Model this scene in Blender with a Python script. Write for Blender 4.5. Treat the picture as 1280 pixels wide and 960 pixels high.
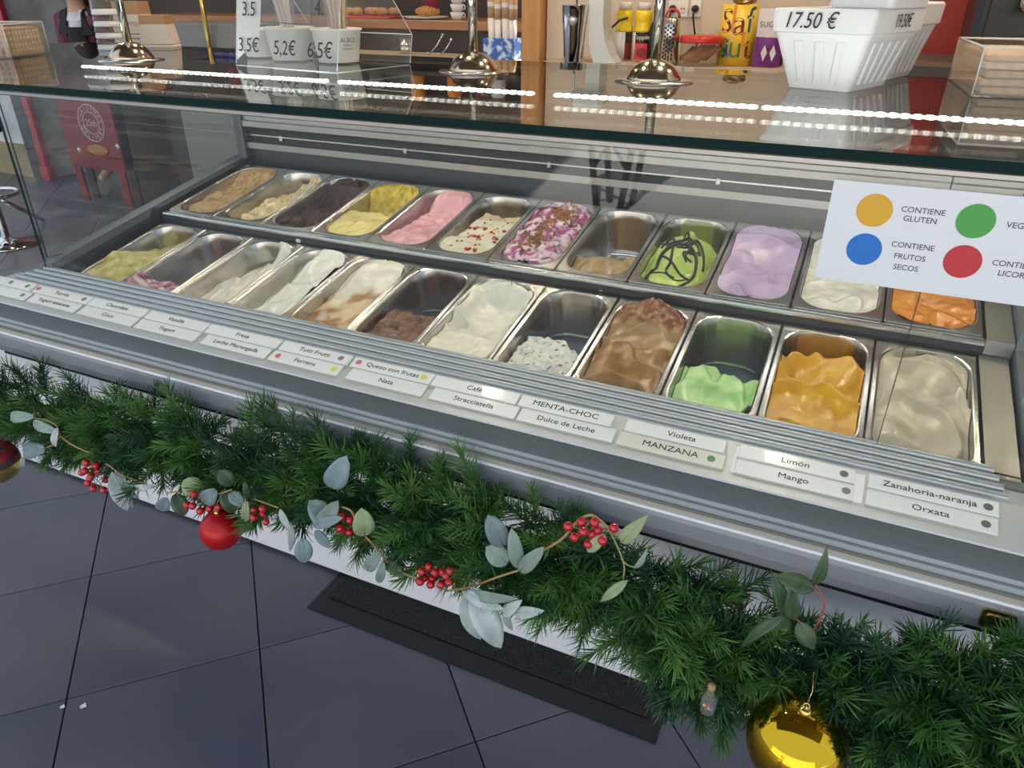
import bpy, math, random
from mathutils import Vector, Matrix, noise
random.seed(7)
scene = bpy.context.scene
for o in list(bpy.data.objects):
    bpy.data.objects.remove(o)
COL = scene.collection

# ------------------------------------------------------------------ camera
F = 910.4
CAM = Vector((1.741, -1.451, 1.487))
RC = Matrix.Rotation(0.431, 3, 'Z') @ Matrix.Rotation(1.076, 3, 'X') @ Matrix.Rotation(0.004, 3, 'Z')
cd = bpy.data.cameras.new('camera')
cam = bpy.data.objects.new('camera', cd)
COL.objects.link(cam)
cam.matrix_world = Matrix.Translation(CAM) @ RC.to_4x4()
cd.sensor_width = 36.0
cd.lens = F / 1280 * 36
cd.clip_start = 0.02
scene.camera = cam

# ------------------------------------------------------------------ world, sun, exposure
w = bpy.data.worlds.new('sky')
scene.world = w
w.use_nodes = True
bg = w.node_tree.nodes['Background']
bg.inputs[0].default_value = (0.72, 0.85, 1.0, 1)
bg.inputs[1].default_value = 1.05
SUN_EL = math.radians(46)
sl = bpy.data.lights.new('sun', 'SUN')
sl.energy = 17.0
sl.angle = math.radians(0.6)
sl.color = (1.0, 0.96, 0.91)
sun = bpy.data.objects.new('sun', sl)
COL.objects.link(sun)
sun.location = (0, 6, 12)
sd = Vector((-0.12, -math.cos(SUN_EL), -math.sin(SUN_EL)))
sun.rotation_euler = sd.to_track_quat('-Z', 'Y').to_euler()
vs = scene.view_settings
vs.view_transform = 'Standard'
vs.look = 'None'
vs.gamma = 1.0
vs.use_curve_mapping = False
vs.exposure = 0.12

# ------------------------------------------------------------------ pixel -> point helpers
def ray(px, py):
    return RC @ Vector(((px - 640) / F, -(py - 480) / F, -1))
def at_y(px, py, Y):
    d = ray(px, py)
    return CAM + d * ((Y - CAM.y) / d.y)
def at_z(px, py, Z):
    d = ray(px, py)
    return CAM + d * ((Z - CAM.z) / d.z)
def at_pl(px, py, P, n):
    d = ray(px, py)
    return CAM + d * ((Vector(P) - CAM).dot(n) / d.dot(n))
def mpp(p):                                   # metres per pixel at a point
    return (RC.transposed() @ (Vector(p) - CAM)).z * -1 / F

def lin(h):
    h = h.lstrip('#')
    out = []
    for i in (0, 2, 4):
        c = int(h[i:i + 2], 16) / 255
        out.append(c / 12.92 if c <= 0.04045 else ((c + 0.055) / 1.055) ** 2.4)
    return tuple(out)

# ------------------------------------------------------------------ materials
MATS = {}
def mat(name, col=(.5, .5, .5), rough=.5, metal=0., col2=None, nscale=20., bump=0., bscale=60., spec=None,
        coat=0., emit=None, estr=0., stretch=None, rvar=0., lo=.35, hi=.65, vcol=False, rand=0.):
    if isinstance(col, str): col = lin(col)
    if isinstance(col2, str): col2 = lin(col2)
    m = bpy.data.materials.new(name)
    m.use_nodes = True
    nt = m.node_tree
    N, L = nt.nodes, nt.links
    b = N['Principled BSDF']
    b.inputs['Base Color'].default_value = (*col, 1)
    b.inputs['Roughness'].default_value = rough
    b.inputs['Metallic'].default_value = metal
    if spec is not None: b.inputs['Specular IOR Level'].default_value = spec
    if coat: b.inputs['Coat Weight'].default_value = coat; b.inputs['Coat Roughness'].default_value = .06
    if emit:
        b.inputs['Emission Color'].default_value = (*emit, 1)
        b.inputs['Emission Strength'].default_value = estr
    tc = N.new('ShaderNodeTexCoord')
    vec = tc.outputs['Object']
    if stretch:
        mp = N.new('ShaderNodeMapping'); mp.inputs['Scale'].default_value = stretch
        L.new(vec, mp.inputs[0]); vec = mp.outputs[0]
    src = None
    nz = None
    if col2 is not None or rvar:
        nz = N.new('ShaderNodeTexNoise')
        nz.inputs['Scale'].default_value = nscale
        nz.inputs['Detail'].default_value = 5
        L.new(vec, nz.inputs['Vector'])
    if col2 is not None:
        cr = N.new('ShaderNodeValToRGB')
        cr.color_ramp.elements[0].position = lo; cr.color_ramp.elements[1].position = hi
        cr.color_ramp.elements[0].color = (*col, 1); cr.color_ramp.elements[1].color = (*col2, 1)
        L.new(nz.outputs['Fac'], cr.inputs[0]); src = cr.outputs[0]
    if vcol:
        at = N.new('ShaderNodeAttribute'); at.attribute_name = 'Col'
        src = at.outputs['Color']
    if rand:
        oi = N.new('ShaderNodeObjectInfo')
        mr = N.new('ShaderNodeMapRange'); mr.inputs['To Min'].default_value = 1 - rand; mr.inputs['To Max'].default_value = 1 + rand
        L.new(oi.outputs['Random'], mr.inputs['Value'])
        mx = N.new('ShaderNodeVectorMath'); mx.operation = 'SCALE'
        if src is not None: L.new(src, mx.inputs[0])
        else: mx.inputs[0].default_value = col
        L.new(mr.outputs[0], mx.inputs['Scale']); src = mx.outputs[0]
    if src is not None: L.new(src, b.inputs['Base Color'])
    if rvar:
        mr = N.new('ShaderNodeMapRange'); mr.inputs['To Min'].default_value = rough - rvar; mr.inputs['To Max'].default_value = rough + rvar
        L.new(nz.outputs['Fac'], mr.inputs['Value']); L.new(mr.outputs[0], b.inputs['Roughness'])
    if bump:
        n2 = N.new('ShaderNodeTexNoise'); n2.inputs['Scale'].default_value = bscale; n2.inputs['Detail'].default_value = 4
        L.new(vec, n2.inputs['Vector'])
        bp = N.new('ShaderNodeBump'); bp.inputs['Strength'].default_value = bump; bp.inputs['Distance'].default_value = .004
        L.new(n2.outputs['Fac'], bp.inputs['Height']); L.new(bp.outputs[0], b.inputs['Normal'])
    MATS[name] = m
    return m

def glassmat(name, tint=(1, 1, 1), ior=1.5, rough=.0, haze=0., hazecol=(.8, .8, .8)):
    """thin pane: transparent with Fresnel reflection"""
    m = bpy.data.materials.new(name); m.use_nodes = True
    nt = m.node_tree; N, L = nt.nodes, nt.links
    N.remove(N['Principled BSDF'])
    out = N['Material Output']
    t = N.new('ShaderNodeBsdfTransparent'); t.inputs[0].default_value = (*tint, 1)
    g = N.new('ShaderNodeBsdfGlossy'); g.inputs['Roughness'].default_value = rough
    ge = N.new('ShaderNodeNewGeometry')
    dp = N.new('ShaderNodeVectorMath'); dp.operation = 'DOT_PRODUCT'
    L.new(ge.outputs['Incoming'], dp.inputs[0]); L.new(ge.outputs['Normal'], dp.inputs[1])
    def mth(op, a, bv):
        n = N.new('ShaderNodeMath'); n.operation = op
        if a is not None: L.new(a, n.inputs[0])
        if isinstance(bv, (int, float)): n.inputs[1].default_value = bv
        return n
    ab = mth('ABSOLUTE', dp.outputs['Value'], 0)
    om = N.new('ShaderNodeMath'); om.operation = 'SUBTRACT'; om.inputs[0].default_value = 1; L.new(ab.outputs[0], om.inputs[1])
    pw = mth('POWER', om.outputs[0], 5)
    f0 = ((ior - 1) / (ior + 1)) ** 2
    f = mth('MULTIPLY_ADD', pw.outputs[0], 1 - f0); f.inputs[2].default_value = f0
    mx = N.new('ShaderNodeMixShader')
    L.new(f.outputs[0], mx.inputs[0])
    last = t.outputs[0]
    if haze:
        d = N.new('ShaderNodeBsdfDiffuse'); d.inputs[0].default_value = (*hazecol, 1)
        m2 = N.new('ShaderNodeMixShader'); m2.inputs[0].default_value = haze
        L.new(t.outputs[0], m2.inputs[1]); L.new(d.outputs[0], m2.inputs[2]); last = m2.outputs[0]
    L.new(last, mx.inputs[1]); L.new(g.outputs[0], mx.inputs[2]); L.new(mx.outputs[0], out.inputs[0])
    MATS[name] = m
    return m

mat('steel', (.62, .61, .59), .22, 1., rvar=.08, nscale=30)
mat('steel_pan', (.54, .52, .50), .22, 1., rvar=.08, nscale=14, bump=.02, bscale=40)
mat('steel_brushed', (.36, .355, .35), .36, 1., stretch=(2, 90, 90), rvar=.1, nscale=6)
mat('steel_dark', (.10, .105, .115), .35, .6, rvar=.1)
mat('chrome', (.75, .74, .72), .08, 1.)
mat('bronze', (.42, .34, .20), .28, 1., col2=(.25, .2, .11), nscale=60)
mat('alu', (.40, .435, .45), .4, .5, stretch=(1, 60, 60), rvar=.08, nscale=5)
mat('alu_ledge', (.56, .58, .59), .42, .3, stretch=(1, 60, 60), rvar=.06, nscale=5)
mat('alu_band', (.27, .31, .33), .36, .6, stretch=(1, 60, 60), rvar=.08, nscale=5)
mat('moulding', (.36, .39, .40), .6, .1)
mat('front_band', (.46, .49, .55), .3, .5, rvar=.05, nscale=8)
mat('white_line', (.88, .9, .93), .3)
mat('cream_line', (.40, .385, .34), .45)
mat('base_white', (.86, .89, .93), .32, col2=(.83, .86, .91), nscale=3)
mat('rubber', (.012, .012, .014), .5)
mat('blackgap', (.01, .01, .012), .6)
mat('interior_grey', (.15, .17, .20), .42, .3)
mat('back_wall_dark', (.05, .055, .065), .32, .5, rvar=.1)
mat('card', (.80, .81, .81), .36, coat=.12)
mat('card_cream', (.76, .74, .66), .25, coat=.3)
mat('card_edge', (.45, .45, .37), .4)
mat('white_tape', (.86, .86, .86), .35)
mat('ink', (.02, .02, .022), .5)
mat('ink_grey', (.06, .06, .07), .5)
mat('dot_grey', (.20, .215, .22), .5)
mat('dot_olive', (.13, .15, .11), .5)
mat('dot_red', (.58, .12, .12), .5)
mat('dot_pink', (.68, .16, .20), .5)
mat('dot_yellow', (.72, .70, .09), .5)
mat('dot_green', (.10, .27, .15), .5)
mat('sign_white', (.74, .77, .81), .35)
mat('sign_yellow', '#DBA62B', .45)
mat('sign_blue', '#0F6FC6', .45)
mat('sign_green', '#47A04A', .45)
mat('sign_red', '#BE2D36', .45)
mat('gelato', (.8, .8, .8), .40, vcol=True, bump=.7, bscale=130, spec=.5)
mat('gelato_smooth', (.8, .8, .8), .27, vcol=True, bump=.32, bscale=55, spec=.55)
mat('choc', (.025, .014, .012), .3)
mat('crumb', '#9A6A35', .7, rand=.3)
mat('bit_red', '#A8281C', .35, rand=.3)
mat('bit_gold', '#B8792A', .35, rand=.3)
mat('speck', (.03, .025, .025), .5)
mat('needle_a', (.042, .120, .030), .42, rand=.5)
mat('needle_b', (.090, .20, .045), .42, rand=.45)
mat('needle_c', (.026, .080, .036), .45, rand=.4)
mat('twig', (.10, .07, .035), .7)
mat('stem_tan', (.36, .25, .11), .55)
mat('stem_green', (.30, .32, .09), .5)
mat('stem_red', (.35, .10, .06), .5)
mat('leaf_euc', (.19, .265, .23), .55, col2=(.26, .33, .295), nscale=30, rand=.12)
mat('leaf_blue', (.16, .24, .26), .55, col2=(.23, .31, .33), nscale=30, rand=.12)
mat('leaf_light', (.25, .33, .165), .5, col2=(.33, .40, .22), nscale=30, rand=.1)
mat('leaf_dark', (.042, .08, .04), .4, col2=(.062, .11, .045), nscale=25, rand=.15)
mat('leaf_lamb', (.32, .40, .38), .7, col2=(.55, .61, .62), nscale=22, rand=.08)
mat('berry', (.50, .008, .016), .14, coat=.7)
mat('bauble_red', (.48, .006, .012), .34, .25)
mat('bauble_gold', (.66, .40, .025), .05, 1.)
mat('bauble_gold_matte', (.48, .36, .12), .3, .8)
mat('gold_cap', (.80, .62, .25), .2, 1.)
mat('tile', (.088, .092, .130), .32, col2=(.130, .126, .145), nscale=2.2, rvar=.07, bump=.03, bscale=90, lo=.3, hi=.7, rand=.08)
mat('grout', (.014, .016, .024), .8)
mat('pavement', (.50, .49, .47), .8, col2=(.42, .41, .40), nscale=4)
mat('mat_pile', (.012, .012, .013), .95, col2=(.05, .05, .052), nscale=260, bump=.9, bscale=240, lo=.5, hi=.72)
mat('mat_rim', (.010, .010, .012), .55)
mat('paper', (.75, .75, .7), .7)
mat('plastic_white', (.80, .80, .78), .4)
mat('styro', (.82, .83, .83), .6, bump=.08, bscale=250)
mat('wafer', (.62, .40, .20), .7, col2=(.70, .48, .27), nscale=90, bump=.3, bscale=120)
mat('wafer_light', (.72, .54, .36), .7, col2=(.62, .44, .27), nscale=60)
mat('kraft', (.46, .27, .14), .65)
mat('cup_paper', (.74, .66, .58), .6)
mat('worktop', (.10, .082, .068), .5, col2=(.065, .052, .045), nscale=5, stretch=(1, 6, 1))
mat('wood', (.55, .28, .09), .42, col2=(.45, .21, .06), nscale=7, stretch=(6, 6, .5))
mat('wood_counter', (.38, .18, .07), .4, col2=(.30, .13, .05), nscale=7, stretch=(.6, 8, 8))
mat('beige', (.66, .56, .46), .8, col2=(.62, .52, .42), nscale=3)
mat('shelf_beige', (.46, .37, .27), .55)
mat('counter_dark', (.045, .036, .034), .5, col2=(.06, .045, .04), nscale=4)
mat('shop_dark', (.07, .052, .045), .7, col2=(.11, .075, .06), nscale=2)
mat('red_wall', (.36, .035, .022), .5, col2=(.30, .028, .02), nscale=3)
mat('black_plastic', (.014, .014, .015), .35)
mat('mixer_white', (.62, .67, .68), .3)
mat('btl_yellow', (.85, .63, .02), .3)
mat('btl_white', (.78, .76, .72), .4)
mat('btl_cap', (.80, .74, .68), .4)
mat('lab_black', (.025, .015, .018), .4)
mat('lab_red', (.65, .06, .07), .4)
mat('lab_maroon', (.20, .02, .02), .4)
mat('lid_red', (.55, .03, .025), .3)
mat('stick', (.46, .20, .07), .6, rand=.25)
mat('tin_yellow', (.82, .55, .05), .4)
mat('p_maroon', (.16, .015, .015), .4)
mat('p_green', (.02, .17, .06), .4)
mat('p_blue', (.03, .12, .28), .4)
mat('p_orange', (.75, .28, .02), .4)
mat('bag_white', (.62, .58, .58), .4)
mat('bag_purple', (.17, .03, .22), .35)
mat('foil', (.50, .36, .26), .2, 1.)
mat('blue_box', (.03, .12, .42), .4, col2=(.55, .68, .85), nscale=28, lo=.48, hi=.6)
mat('skin', (.62, .36, .26), .5)
mat('jacket', (.13, .028, .055), .8, col2=(.22, .05, .10), nscale=30)
mat('shirt', (.72, .70, .76), .75)
mat('apron', (.012, .012, .014), .75)
mat('trousers', (.02, .02, .025), .8)
mat('hair', (.045, .025, .016), .6)
mat('stone_wall', (.66, .67, .68), .85, col2=(.44, .45, .47), nscale=6, bump=.6, bscale=25)
mat('wall_base', (.34, .28, .14), .8, col2=(.24, .21, .14), nscale=5)
mat('door_dark', (.03, .03, .035), .4)
mat('board_red', (.20, .012, .025), .4)
mat('board_ink', (.62, .48, .50), .5)
mat('log', (.30, .13, .03), .6, col2=(.40, .20, .06), nscale=40)
mat('snow', (.7, .7, .74), .6)
mat('ribbon_red', (.40, .02, .05), .4)
mat('gold_bar', (.45, .33, .10), .3, .9)
mat('grey_panel', (.17, .175, .175), .5)
mat('purple', (.04, .025, .16), .35)
mat('plate', (.72, .70, .68), .25)
mat('pastry', (.40, .17, .05), .6, col2=(.55, .28, .09), nscale=40)
mat('pink_pot', (.42, .07, .16), .5)
mat('led_body', (.75, .75, .74), .4, emit=(1, .97, .92), estr=5.)
mat('led', (1, 1, 1), .4, emit=(1, .97, .92), estr=20.)
mat('lamp_glow', (1, 1, 1), .4, emit=(1, .80, .55), estr=14.)
mat('fairy', (1, .8, .4), .4, emit=(1, .75, .3), estr=6.)
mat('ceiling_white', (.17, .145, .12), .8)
mat('facade', (.55, .50, .44), .8, col2=(.48, .44, .38), nscale=1.5)
mat('facade_far', (.50, .46, .42), .85, col2=(.42, .39, .36), nscale=.8)
mat('window_dark', (.05, .06, .07), .15)
glassmat('glass', (.97, .985, .975))
glassmat('glass_top', (.93, .965, .945))
mat('glass_edge', (.003, .020, .019), .55, spec=.1)
glassmat('acrylic', (.96, .96, .95), haze=.03)
glassmat('acrylic_box', (.93, .92, .90), haze=.05, hazecol=(.8, .78, .75))
mat('acrylic_edge', (.72, .74, .72), .15)
glassmat('film', (.95, .95, .95), haze=.12)

# ------------------------------------------------------------------ mesh helpers
class MB:
    def __init__(s): s.v = []; s.f = []; s.m = []; s.sm = []
    def add(s, vs, fs, mi=0, smooth=False):
        o = len(s.v); s.v += [Vector(v) for v in vs]
        for f in fs: s.f.append([o + i for i in f]); s.m.append(mi); s.sm.append(smooth)
        return s
    def box(s, c, d, mi=0, rot=None, bev=0.):
        hx, hy, hz = d[0] / 2, d[1] / 2, d[2] / 2
        c = Vector(c)
        if bev <= 0:
            P = [Vector((x, y, z)) for z in (-hz, hz) for y in (-hy, hy) for x in (-hx, hx)]
            fs = [(0, 2, 3, 1), (4, 5, 7, 6), (0, 1, 5, 4), (2, 6, 7, 3), (0, 4, 6, 2), (1, 3, 7, 5)]
        else:
            b = min(bev, hx * .95, hy * .95, hz * .95)
            P = []; idx = {}
            for ax in range(3):
                for sx in (-1, 1):
                    for sy in (-1, 1):
                        for sz in (-1, 1):
                            q = [sx * (hx - b), sy * (hy - b), sz * (hz - b)]
                            q[ax] = (sx * hx, sy * hy, sz * hz)[ax]
                            idx[(ax, sx, sy, sz)] = len(P); P.append(Vector(q))
            fs = []
            def q4(a): fs.append(a)
            for sg in (-1, 1):
                q4([idx[(0, sg, a, b_)] for a, b_ in ((-1, -1), (1, -1), (1, 1), (-1, 1))][::sg])
                q4([idx[(1, a, sg, b_)] for a, b_ in ((-1, -1), (-1, 1), (1, 1), (1, -1))][::sg])
                q4([idx[(2, a, b_, sg)] for a, b_ in ((-1, -1), (1, -1), (1, 1), (-1, 1))][::sg])
            for a in (-1, 1):
                for c2 in (-1, 1):
                    k = a * c2
                    q4([idx[(0, a, c2, -1)], idx[(1, a, c2, -1)], idx[(1, a, c2, 1)], idx[(0, a, c2, 1)]][::k])
                    q4([idx[(0, a, -1, c2)], idx[(0, a, 1, c2)], idx[(2, a, 1, c2)], idx[(2, a, -1, c2)]][::k])
                    q4([idx[(1, -1, a, c2)], idx[(2, -1, a, c2)], idx[(2, 1, a, c2)], idx[(1, 1, a, c2)]][::k])
            for a in (-1, 1):
                for b2 in (-1, 1):
                    for c2 in (-1, 1):
                        t = [idx[(0, a, b2, c2)], idx[(1, a, b2, c2)], idx[(2, a, b2, c2)]]
                        q4(t if a * b2 * c2 > 0 else t[::-1])
        if rot is not None: P = [rot @ p for p in P]
        return s.add([c + p for p in P], fs, mi)
    def lathe(s, c, prof, n=20, mi=0, rot=None, smooth=True, caps=True):
        c = Vector(c); P = []; fs = []
        for r, z in prof:
            for k in range(n):
                a = 2 * math.pi * k / n
                P.append(Vector((r * math.cos(a), r * math.sin(a), z)))
        for i in range(len(prof) - 1):
            for k in range(n):
                fs.append((i * n + k, i * n + (k + 1) % n, (i + 1) * n + (k + 1) % n, (i + 1) * n + k))
        if caps:
            if prof[0][0] > 1e-5: fs.append(tuple(range(n))[::-1])
            if prof[-1][0] > 1e-5: fs.append(tuple((len(prof) - 1) * n + k for k in range(n)))
        if rot is not None: P = [rot @ p for p in P]
        return s.add([c + p for p in P], fs, mi, smooth)
    def sphere(s, c, r, n=16, mi=0, sc=(1, 1, 1), rot=None):
        prof = [(max(1e-6, r * math.sin(math.pi * i / n)), -r * math.cos(math.pi * i / n)) for i in range(n + 1)]
        c = Vector(c); R = rot or Matrix.Identity(3)
        R = R @ Matrix.Diagonal(sc).to_3x3() if rot is not None else Matrix.Diagonal(sc).to_3x3()
        return s.lathe(c, prof, n * 2 if n < 12 else int(n * 1.6), mi, R, True, False)
    def tube(s, pts, r, n=8, mi=0, caps=True, smooth=True):
        pts = [Vector(p) for p in pts]; m = len(pts)
        rs = r if isinstance(r, (list, tuple)) else [r] * m
        P = []; fs = []; up = None
        for i, p in enumerate(pts):
            t = (pts[min(i + 1, m - 1)] - pts[max(i - 1, 0)]).normalized()
            if up is None:
                up = Vector((0, 0, 1)) if abs(t.z) < .9 else Vector((1, 0, 0))
            a = t.cross(up).normalized(); b = a.cross(t).normalized(); up = b
            for k in range(n):
                an = 2 * math.pi * k / n
                P.append(p + (a * math.cos(an) + b * math.sin(an)) * rs[i])
        for i in range(m - 1):
            for k in range(n):
                fs.append((i * n + k, (i + 1) * n + k, (i + 1) * n + (k + 1) % n, i * n + (k + 1) % n))
        if caps:
            fs.append(tuple(range(n))); fs.append(tuple((m - 1) * n + k for k in range(n))[::-1])
        return s.add(P, fs, mi, smooth)
    def prism(s, poly, axis, a, b, mi=0):
        """extrude a 2D polygon along axis ('x': poly=(y,z); 'y': (x,z); 'z': (x,y)) from a to b"""
        def P3(p, t):
            return {'x': (t, p[0], p[1]), 'y': (p[0], t, p[1]), 'z': (p[0], p[1], t)}[axis]
        n = len(poly)
        vs_ = [P3(p, a) for p in poly] + [P3(p, b) for p in poly]
        fs = [(i, (i + 1) % n, n + (i + 1) % n, n + i) for i in range(n)] + [tuple(range(n))[::-1], tuple(range(n, 2 * n))]
        return s.add(vs_, fs, mi)
    def quad(s, a, b, c, d, mi=0): return s.add([a, b, c, d], [(0, 1, 2, 3)], mi)
    def mesh(s, name, mats):
        me = bpy.data.meshes.new(name)
        me.from_pydata([tuple(v) for v in s.v], [], s.f)
        for m in (mats if isinstance(mats, (list, tuple)) else [mats]): me.materials.append(MATS[m])
        me.polygons.foreach_set('material_index', s.m)
        me.polygons.foreach_set('use_smooth', s.sm)
        me.update()
        import bmesh
        bm = bmesh.new(); bm.from_mesh(me)
        bmesh.ops.recalc_face_normals(bm, faces=bm.faces)
        bm.to_mesh(me); bm.free()
        return me

def link(name, data, parent=None, loc=(0, 0, 0), rot=None):
    o = bpy.data.objects.new(name, data)
    COL.objects.link(o)
    if parent is not None: o.parent = parent
    o.location = loc
    if rot is not None: o.rotation_euler = rot
    return o
def obj(name, mb, mats, parent=None, loc=(0, 0, 0), rot=None):
    return link(name, mb.mesh(name, mats), parent, loc, rot)
def tag(o, label=None, cat=None, group=None, kind=None):
    if label: o['label'] = label
    if cat: o['category'] = cat
    if group: o['group'] = group
    if kind: o['kind'] = kind
    return o
def empty(name, loc=(0, 0, 0), rot=None, label=None, cat=None, group=None, kind=None):
    o = link(name, None, None, loc, rot)
    o.empty_display_size = .02
    return tag(o, label, cat, group, kind)
def copy_to(o, parent=None, loc=None, rot=None, scale=None):
    c = o.copy(); COL.objects.link(c); c.parent = parent
    if loc is not None: c.location = loc
    if rot is not None: c.rotation_euler = rot
    if scale is not None: c.scale = (scale,) * 3 if not hasattr(scale, '__len__') else scale
    return c
def text_mesh(name, s, size, align='CENTER', width=1., shear=0., spacing=1., extrude=.0002):
    cu = bpy.data.curves.new(name, 'FONT')
    cu.body = s; cu.size = size; cu.align_x = align; cu.align_y = 'CENTER'; cu.extrude = extrude
    cu.shear = shear; cu.space_character = spacing; cu.resolution_u = 3
    t = bpy.data.objects.new(name, cu)
    me = bpy.data.meshes.new_from_object(t)
    bpy.data.objects.remove(t)
    me.name = name
    if width != 1.: me.transform(Matrix.Diagonal((width, 1, 1, 1)))
    return me
def basis(x, z):
    x = Vector(x).normalized(); z = Vector(z).normalized(); y = z.cross(x).normalized(); x = y.cross(z)
    return Matrix((x, y, z)).transposed()
def text(name, s, size, m, P, xdir, ndir, parent=None, off=.0006, **k):
    me = text_mesh(name, s, size, **k)
    me.materials.clear(); me.materials.append(MATS[m])
    R = basis(xdir, ndir)
    P = Vector(P) + Vector(ndir).normalized() * off
    M = Matrix.Translation(P) @ R.to_4x4()
    if parent is not None:
        M = (Matrix.Translation(parent.location) @ parent.rotation_euler.to_matrix().to_4x4()).inverted() @ M
    me.transform(M)
    return link(name, me, parent)
def disc(name, r, m, P, xdir, ndir, parent=None, off=.0006, ry=None, th=.0004, n=32):
    R = basis(xdir, ndir); P = Vector(P) + Vector(ndir).normalized() * off
    mb = MB()
    ry = ry or r
    ring = [Vector((r * math.cos(2 * math.pi * k / n), ry * math.sin(2 * math.pi * k / n), 0)) for k in range(n)]
    M = Matrix.Identity(4)
    if parent is not None:
        M = (Matrix.Translation(parent.location) @ parent.rotation_euler.to_matrix().to_4x4()).inverted()
    vs_ = [M @ (P + R @ v) for v in ring] + [M @ (P + R @ (v + Vector((0, 0, th)))) for v in ring]
    mb.add(vs_, [tuple(range(n))[::-1], tuple(range(n, 2 * n))] + [(k, (k + 1) % n, n + (k + 1) % n, n + k) for k in range(n)])
    return obj(name, mb, m, parent)
def sstep(a, b, x):
    if a == b: return float(x > a)
    t = max(0., min(1., (x - a) / (b - a))); return t * t * (3 - 2 * t)
def nz(x, y, z=0.): return noise.noise(Vector((x, y, z)))
def mixc(a, b, t): return tuple(a[i] + (b[i] - a[i]) * t for i in range(3))

# ================================================================== SETTING
# floor: diagonal dark tiles, joints recessed
floor = obj('floor', MB().box((-1.0, -.3, -.03), (13, 8.4, .04)), 'grout')
tag(floor, kind='structure')
HD = .3115
def tile_mb(cx=0, cy=0, mb=None, h=HD - .0024, z=0):
    mb = mb or MB()
    b = .0012
    top = [(cx + h - b, cy, z), (cx, cy + h - b, z), (cx - h + b, cy, z), (cx, cy - h + b, z)]
    mid = [(cx + h, cy, z - b), (cx, cy + h, z - b), (cx - h, cy, z - b), (cx, cy - h, z - b)]
    bot = [(cx + h, cy, z - .011), (cx, cy + h, z - .011), (cx - h, cy, z - .011), (cx, cy - h, z - .011)]
    return mb.add(top + mid + bot, [(0, 1, 2, 3)] + [(4 + i, 4 + (i + 1) % 4, (i + 1) % 4, i) for i in range(4)] +
                  [(8 + i, 8 + (i + 1) % 4, 4 + (i + 1) % 4, 4 + i) for i in range(4)])
cent = []
for j in range(-8, 9):
    for i in range(-14, 12):
        for ox, oy in ((.2915, 0), (-.02, HD)):
            x, y = ox + 2 * HD * i, -.52 + oy + 2 * HD * j
            if -7 < x < 5 and -4.3 < y < 3.7: cent.append((x, y))
def seen(c):
    x, y = c
    d = RC.transposed() @ (Vector((x, y, 0)) - CAM)
    if d.z > -.1: return 1e6
    px, py = 640 + F * d.x / -d.z, 480 - F * d.y / -d.z
    off = max(0, -px, px - 1280) + max(0, -py, py - 960)
    hid = 400 if (-.6 < x < 2.4 and -.1 < y < .8) else 0
    return off * 3 + hid + (Vector((x, y, 0)) - CAM).length * 40
cent.sort(key=seen)
tm = tile_mb().mesh('tile', 'tile')
for x, y in cent[:290]:
    t = link('tile', tm, floor, (x, y, random.uniform(-.0006, .0006)))
    t.rotation_euler = (random.uniform(-.0012, .0012), random.uniform(-.0012, .0012), random.choice((0, 1, 2, 3)) * math.pi / 2)
mb = MB()
for x, y in cent[290:]: tile_mb(x, y, mb)
tag(obj('tile_rest', mb, 'tile', floor), kind='stuff')
pav = obj('pavement', MB().box((0, -9.6, -.025), (26, 10.4, .05)), 'pavement'); tag(pav, kind='structure')

# shop shell
def st(name, mb, m): return tag(obj(name, mb, m), kind='structure')
st('wall_back', MB().box((1.75, 2.40, 1.45), (3.1, .2, 2.9)), 'beige')
NSX = at_y(118, 20, 3.4).x
st('wall_niche', MB().box(((NSX + .2) / 2, 3.5, 7.0), (.2 - NSX, .2, 14)), 'shop_dark')  # carried up out of view to keep the left pavement shaded
st('wall_side_street', MB().box(((NSX - 5.2) / 2, 3.5, 7.0), (NSX + 5.2, .2, 14)), 'stone_wall')
st('wall_right', MB().box((3.35, 1.1, 1.45), (.2, 2.8, 2.9)), 'beige')
st('ceiling', MB().box((0.0, 1.6, 3.2), (6.8, 3.6, .6)), 'ceiling_white')
st('wall_shade_mass', MB().box((-1.55, 1.9, 7.2), (3.6, 3.0, 7.4)), 'facade')  # unseen upper mass, added to throw shadow on the left pavement
st('canopy', MB().box((1.6, -.85, 2.96), (5.6, 1.5, .08)), 'ceiling_white')  # unseen canopy over the counter front, cuts skylight from above
WSX = at_y(47, 170, 2.79).x
st('wall_street', MB().box((WSX - 2.8, 2.9, 7.0), (5.6, .2, 14)), 'stone_wall')  # unseen upper height added so it shades the pavement
st('wall_return', MB().box((WSX - .1, 3.3, 7.0), (.2, .6, 14)), 'stone_wall')
st('trim_1', MB().box((WSX - 2.8, 2.79, .14), (5.6, .03, .28)), 'wall_base')
st('wall_opposite', MB().box((0, -15, 2.2), (30, .4, 4.4)), 'facade_far')
# wooden door post between niche and beige wall
pL, pR = at_y(655, 40, 2.28), at_y(680, 40, 2.28)
st('trim_2', MB().box(((pL.x + pR.x) / 2, 2.30, 1.45), (pR.x - pL.x, .12, 2.9), bev=.008), 'wood')
# red panel of the right-hand partition
q0, q1 = at_y(1088, 40, 1.95), at_y(1215, 40, 1.95)
st('wall_partition', MB().box(((q0.x + 3.25) / 2, 1.97, 1.45), (3.25 - q0.x, .06, 2.9)), 'red_wall')

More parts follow.
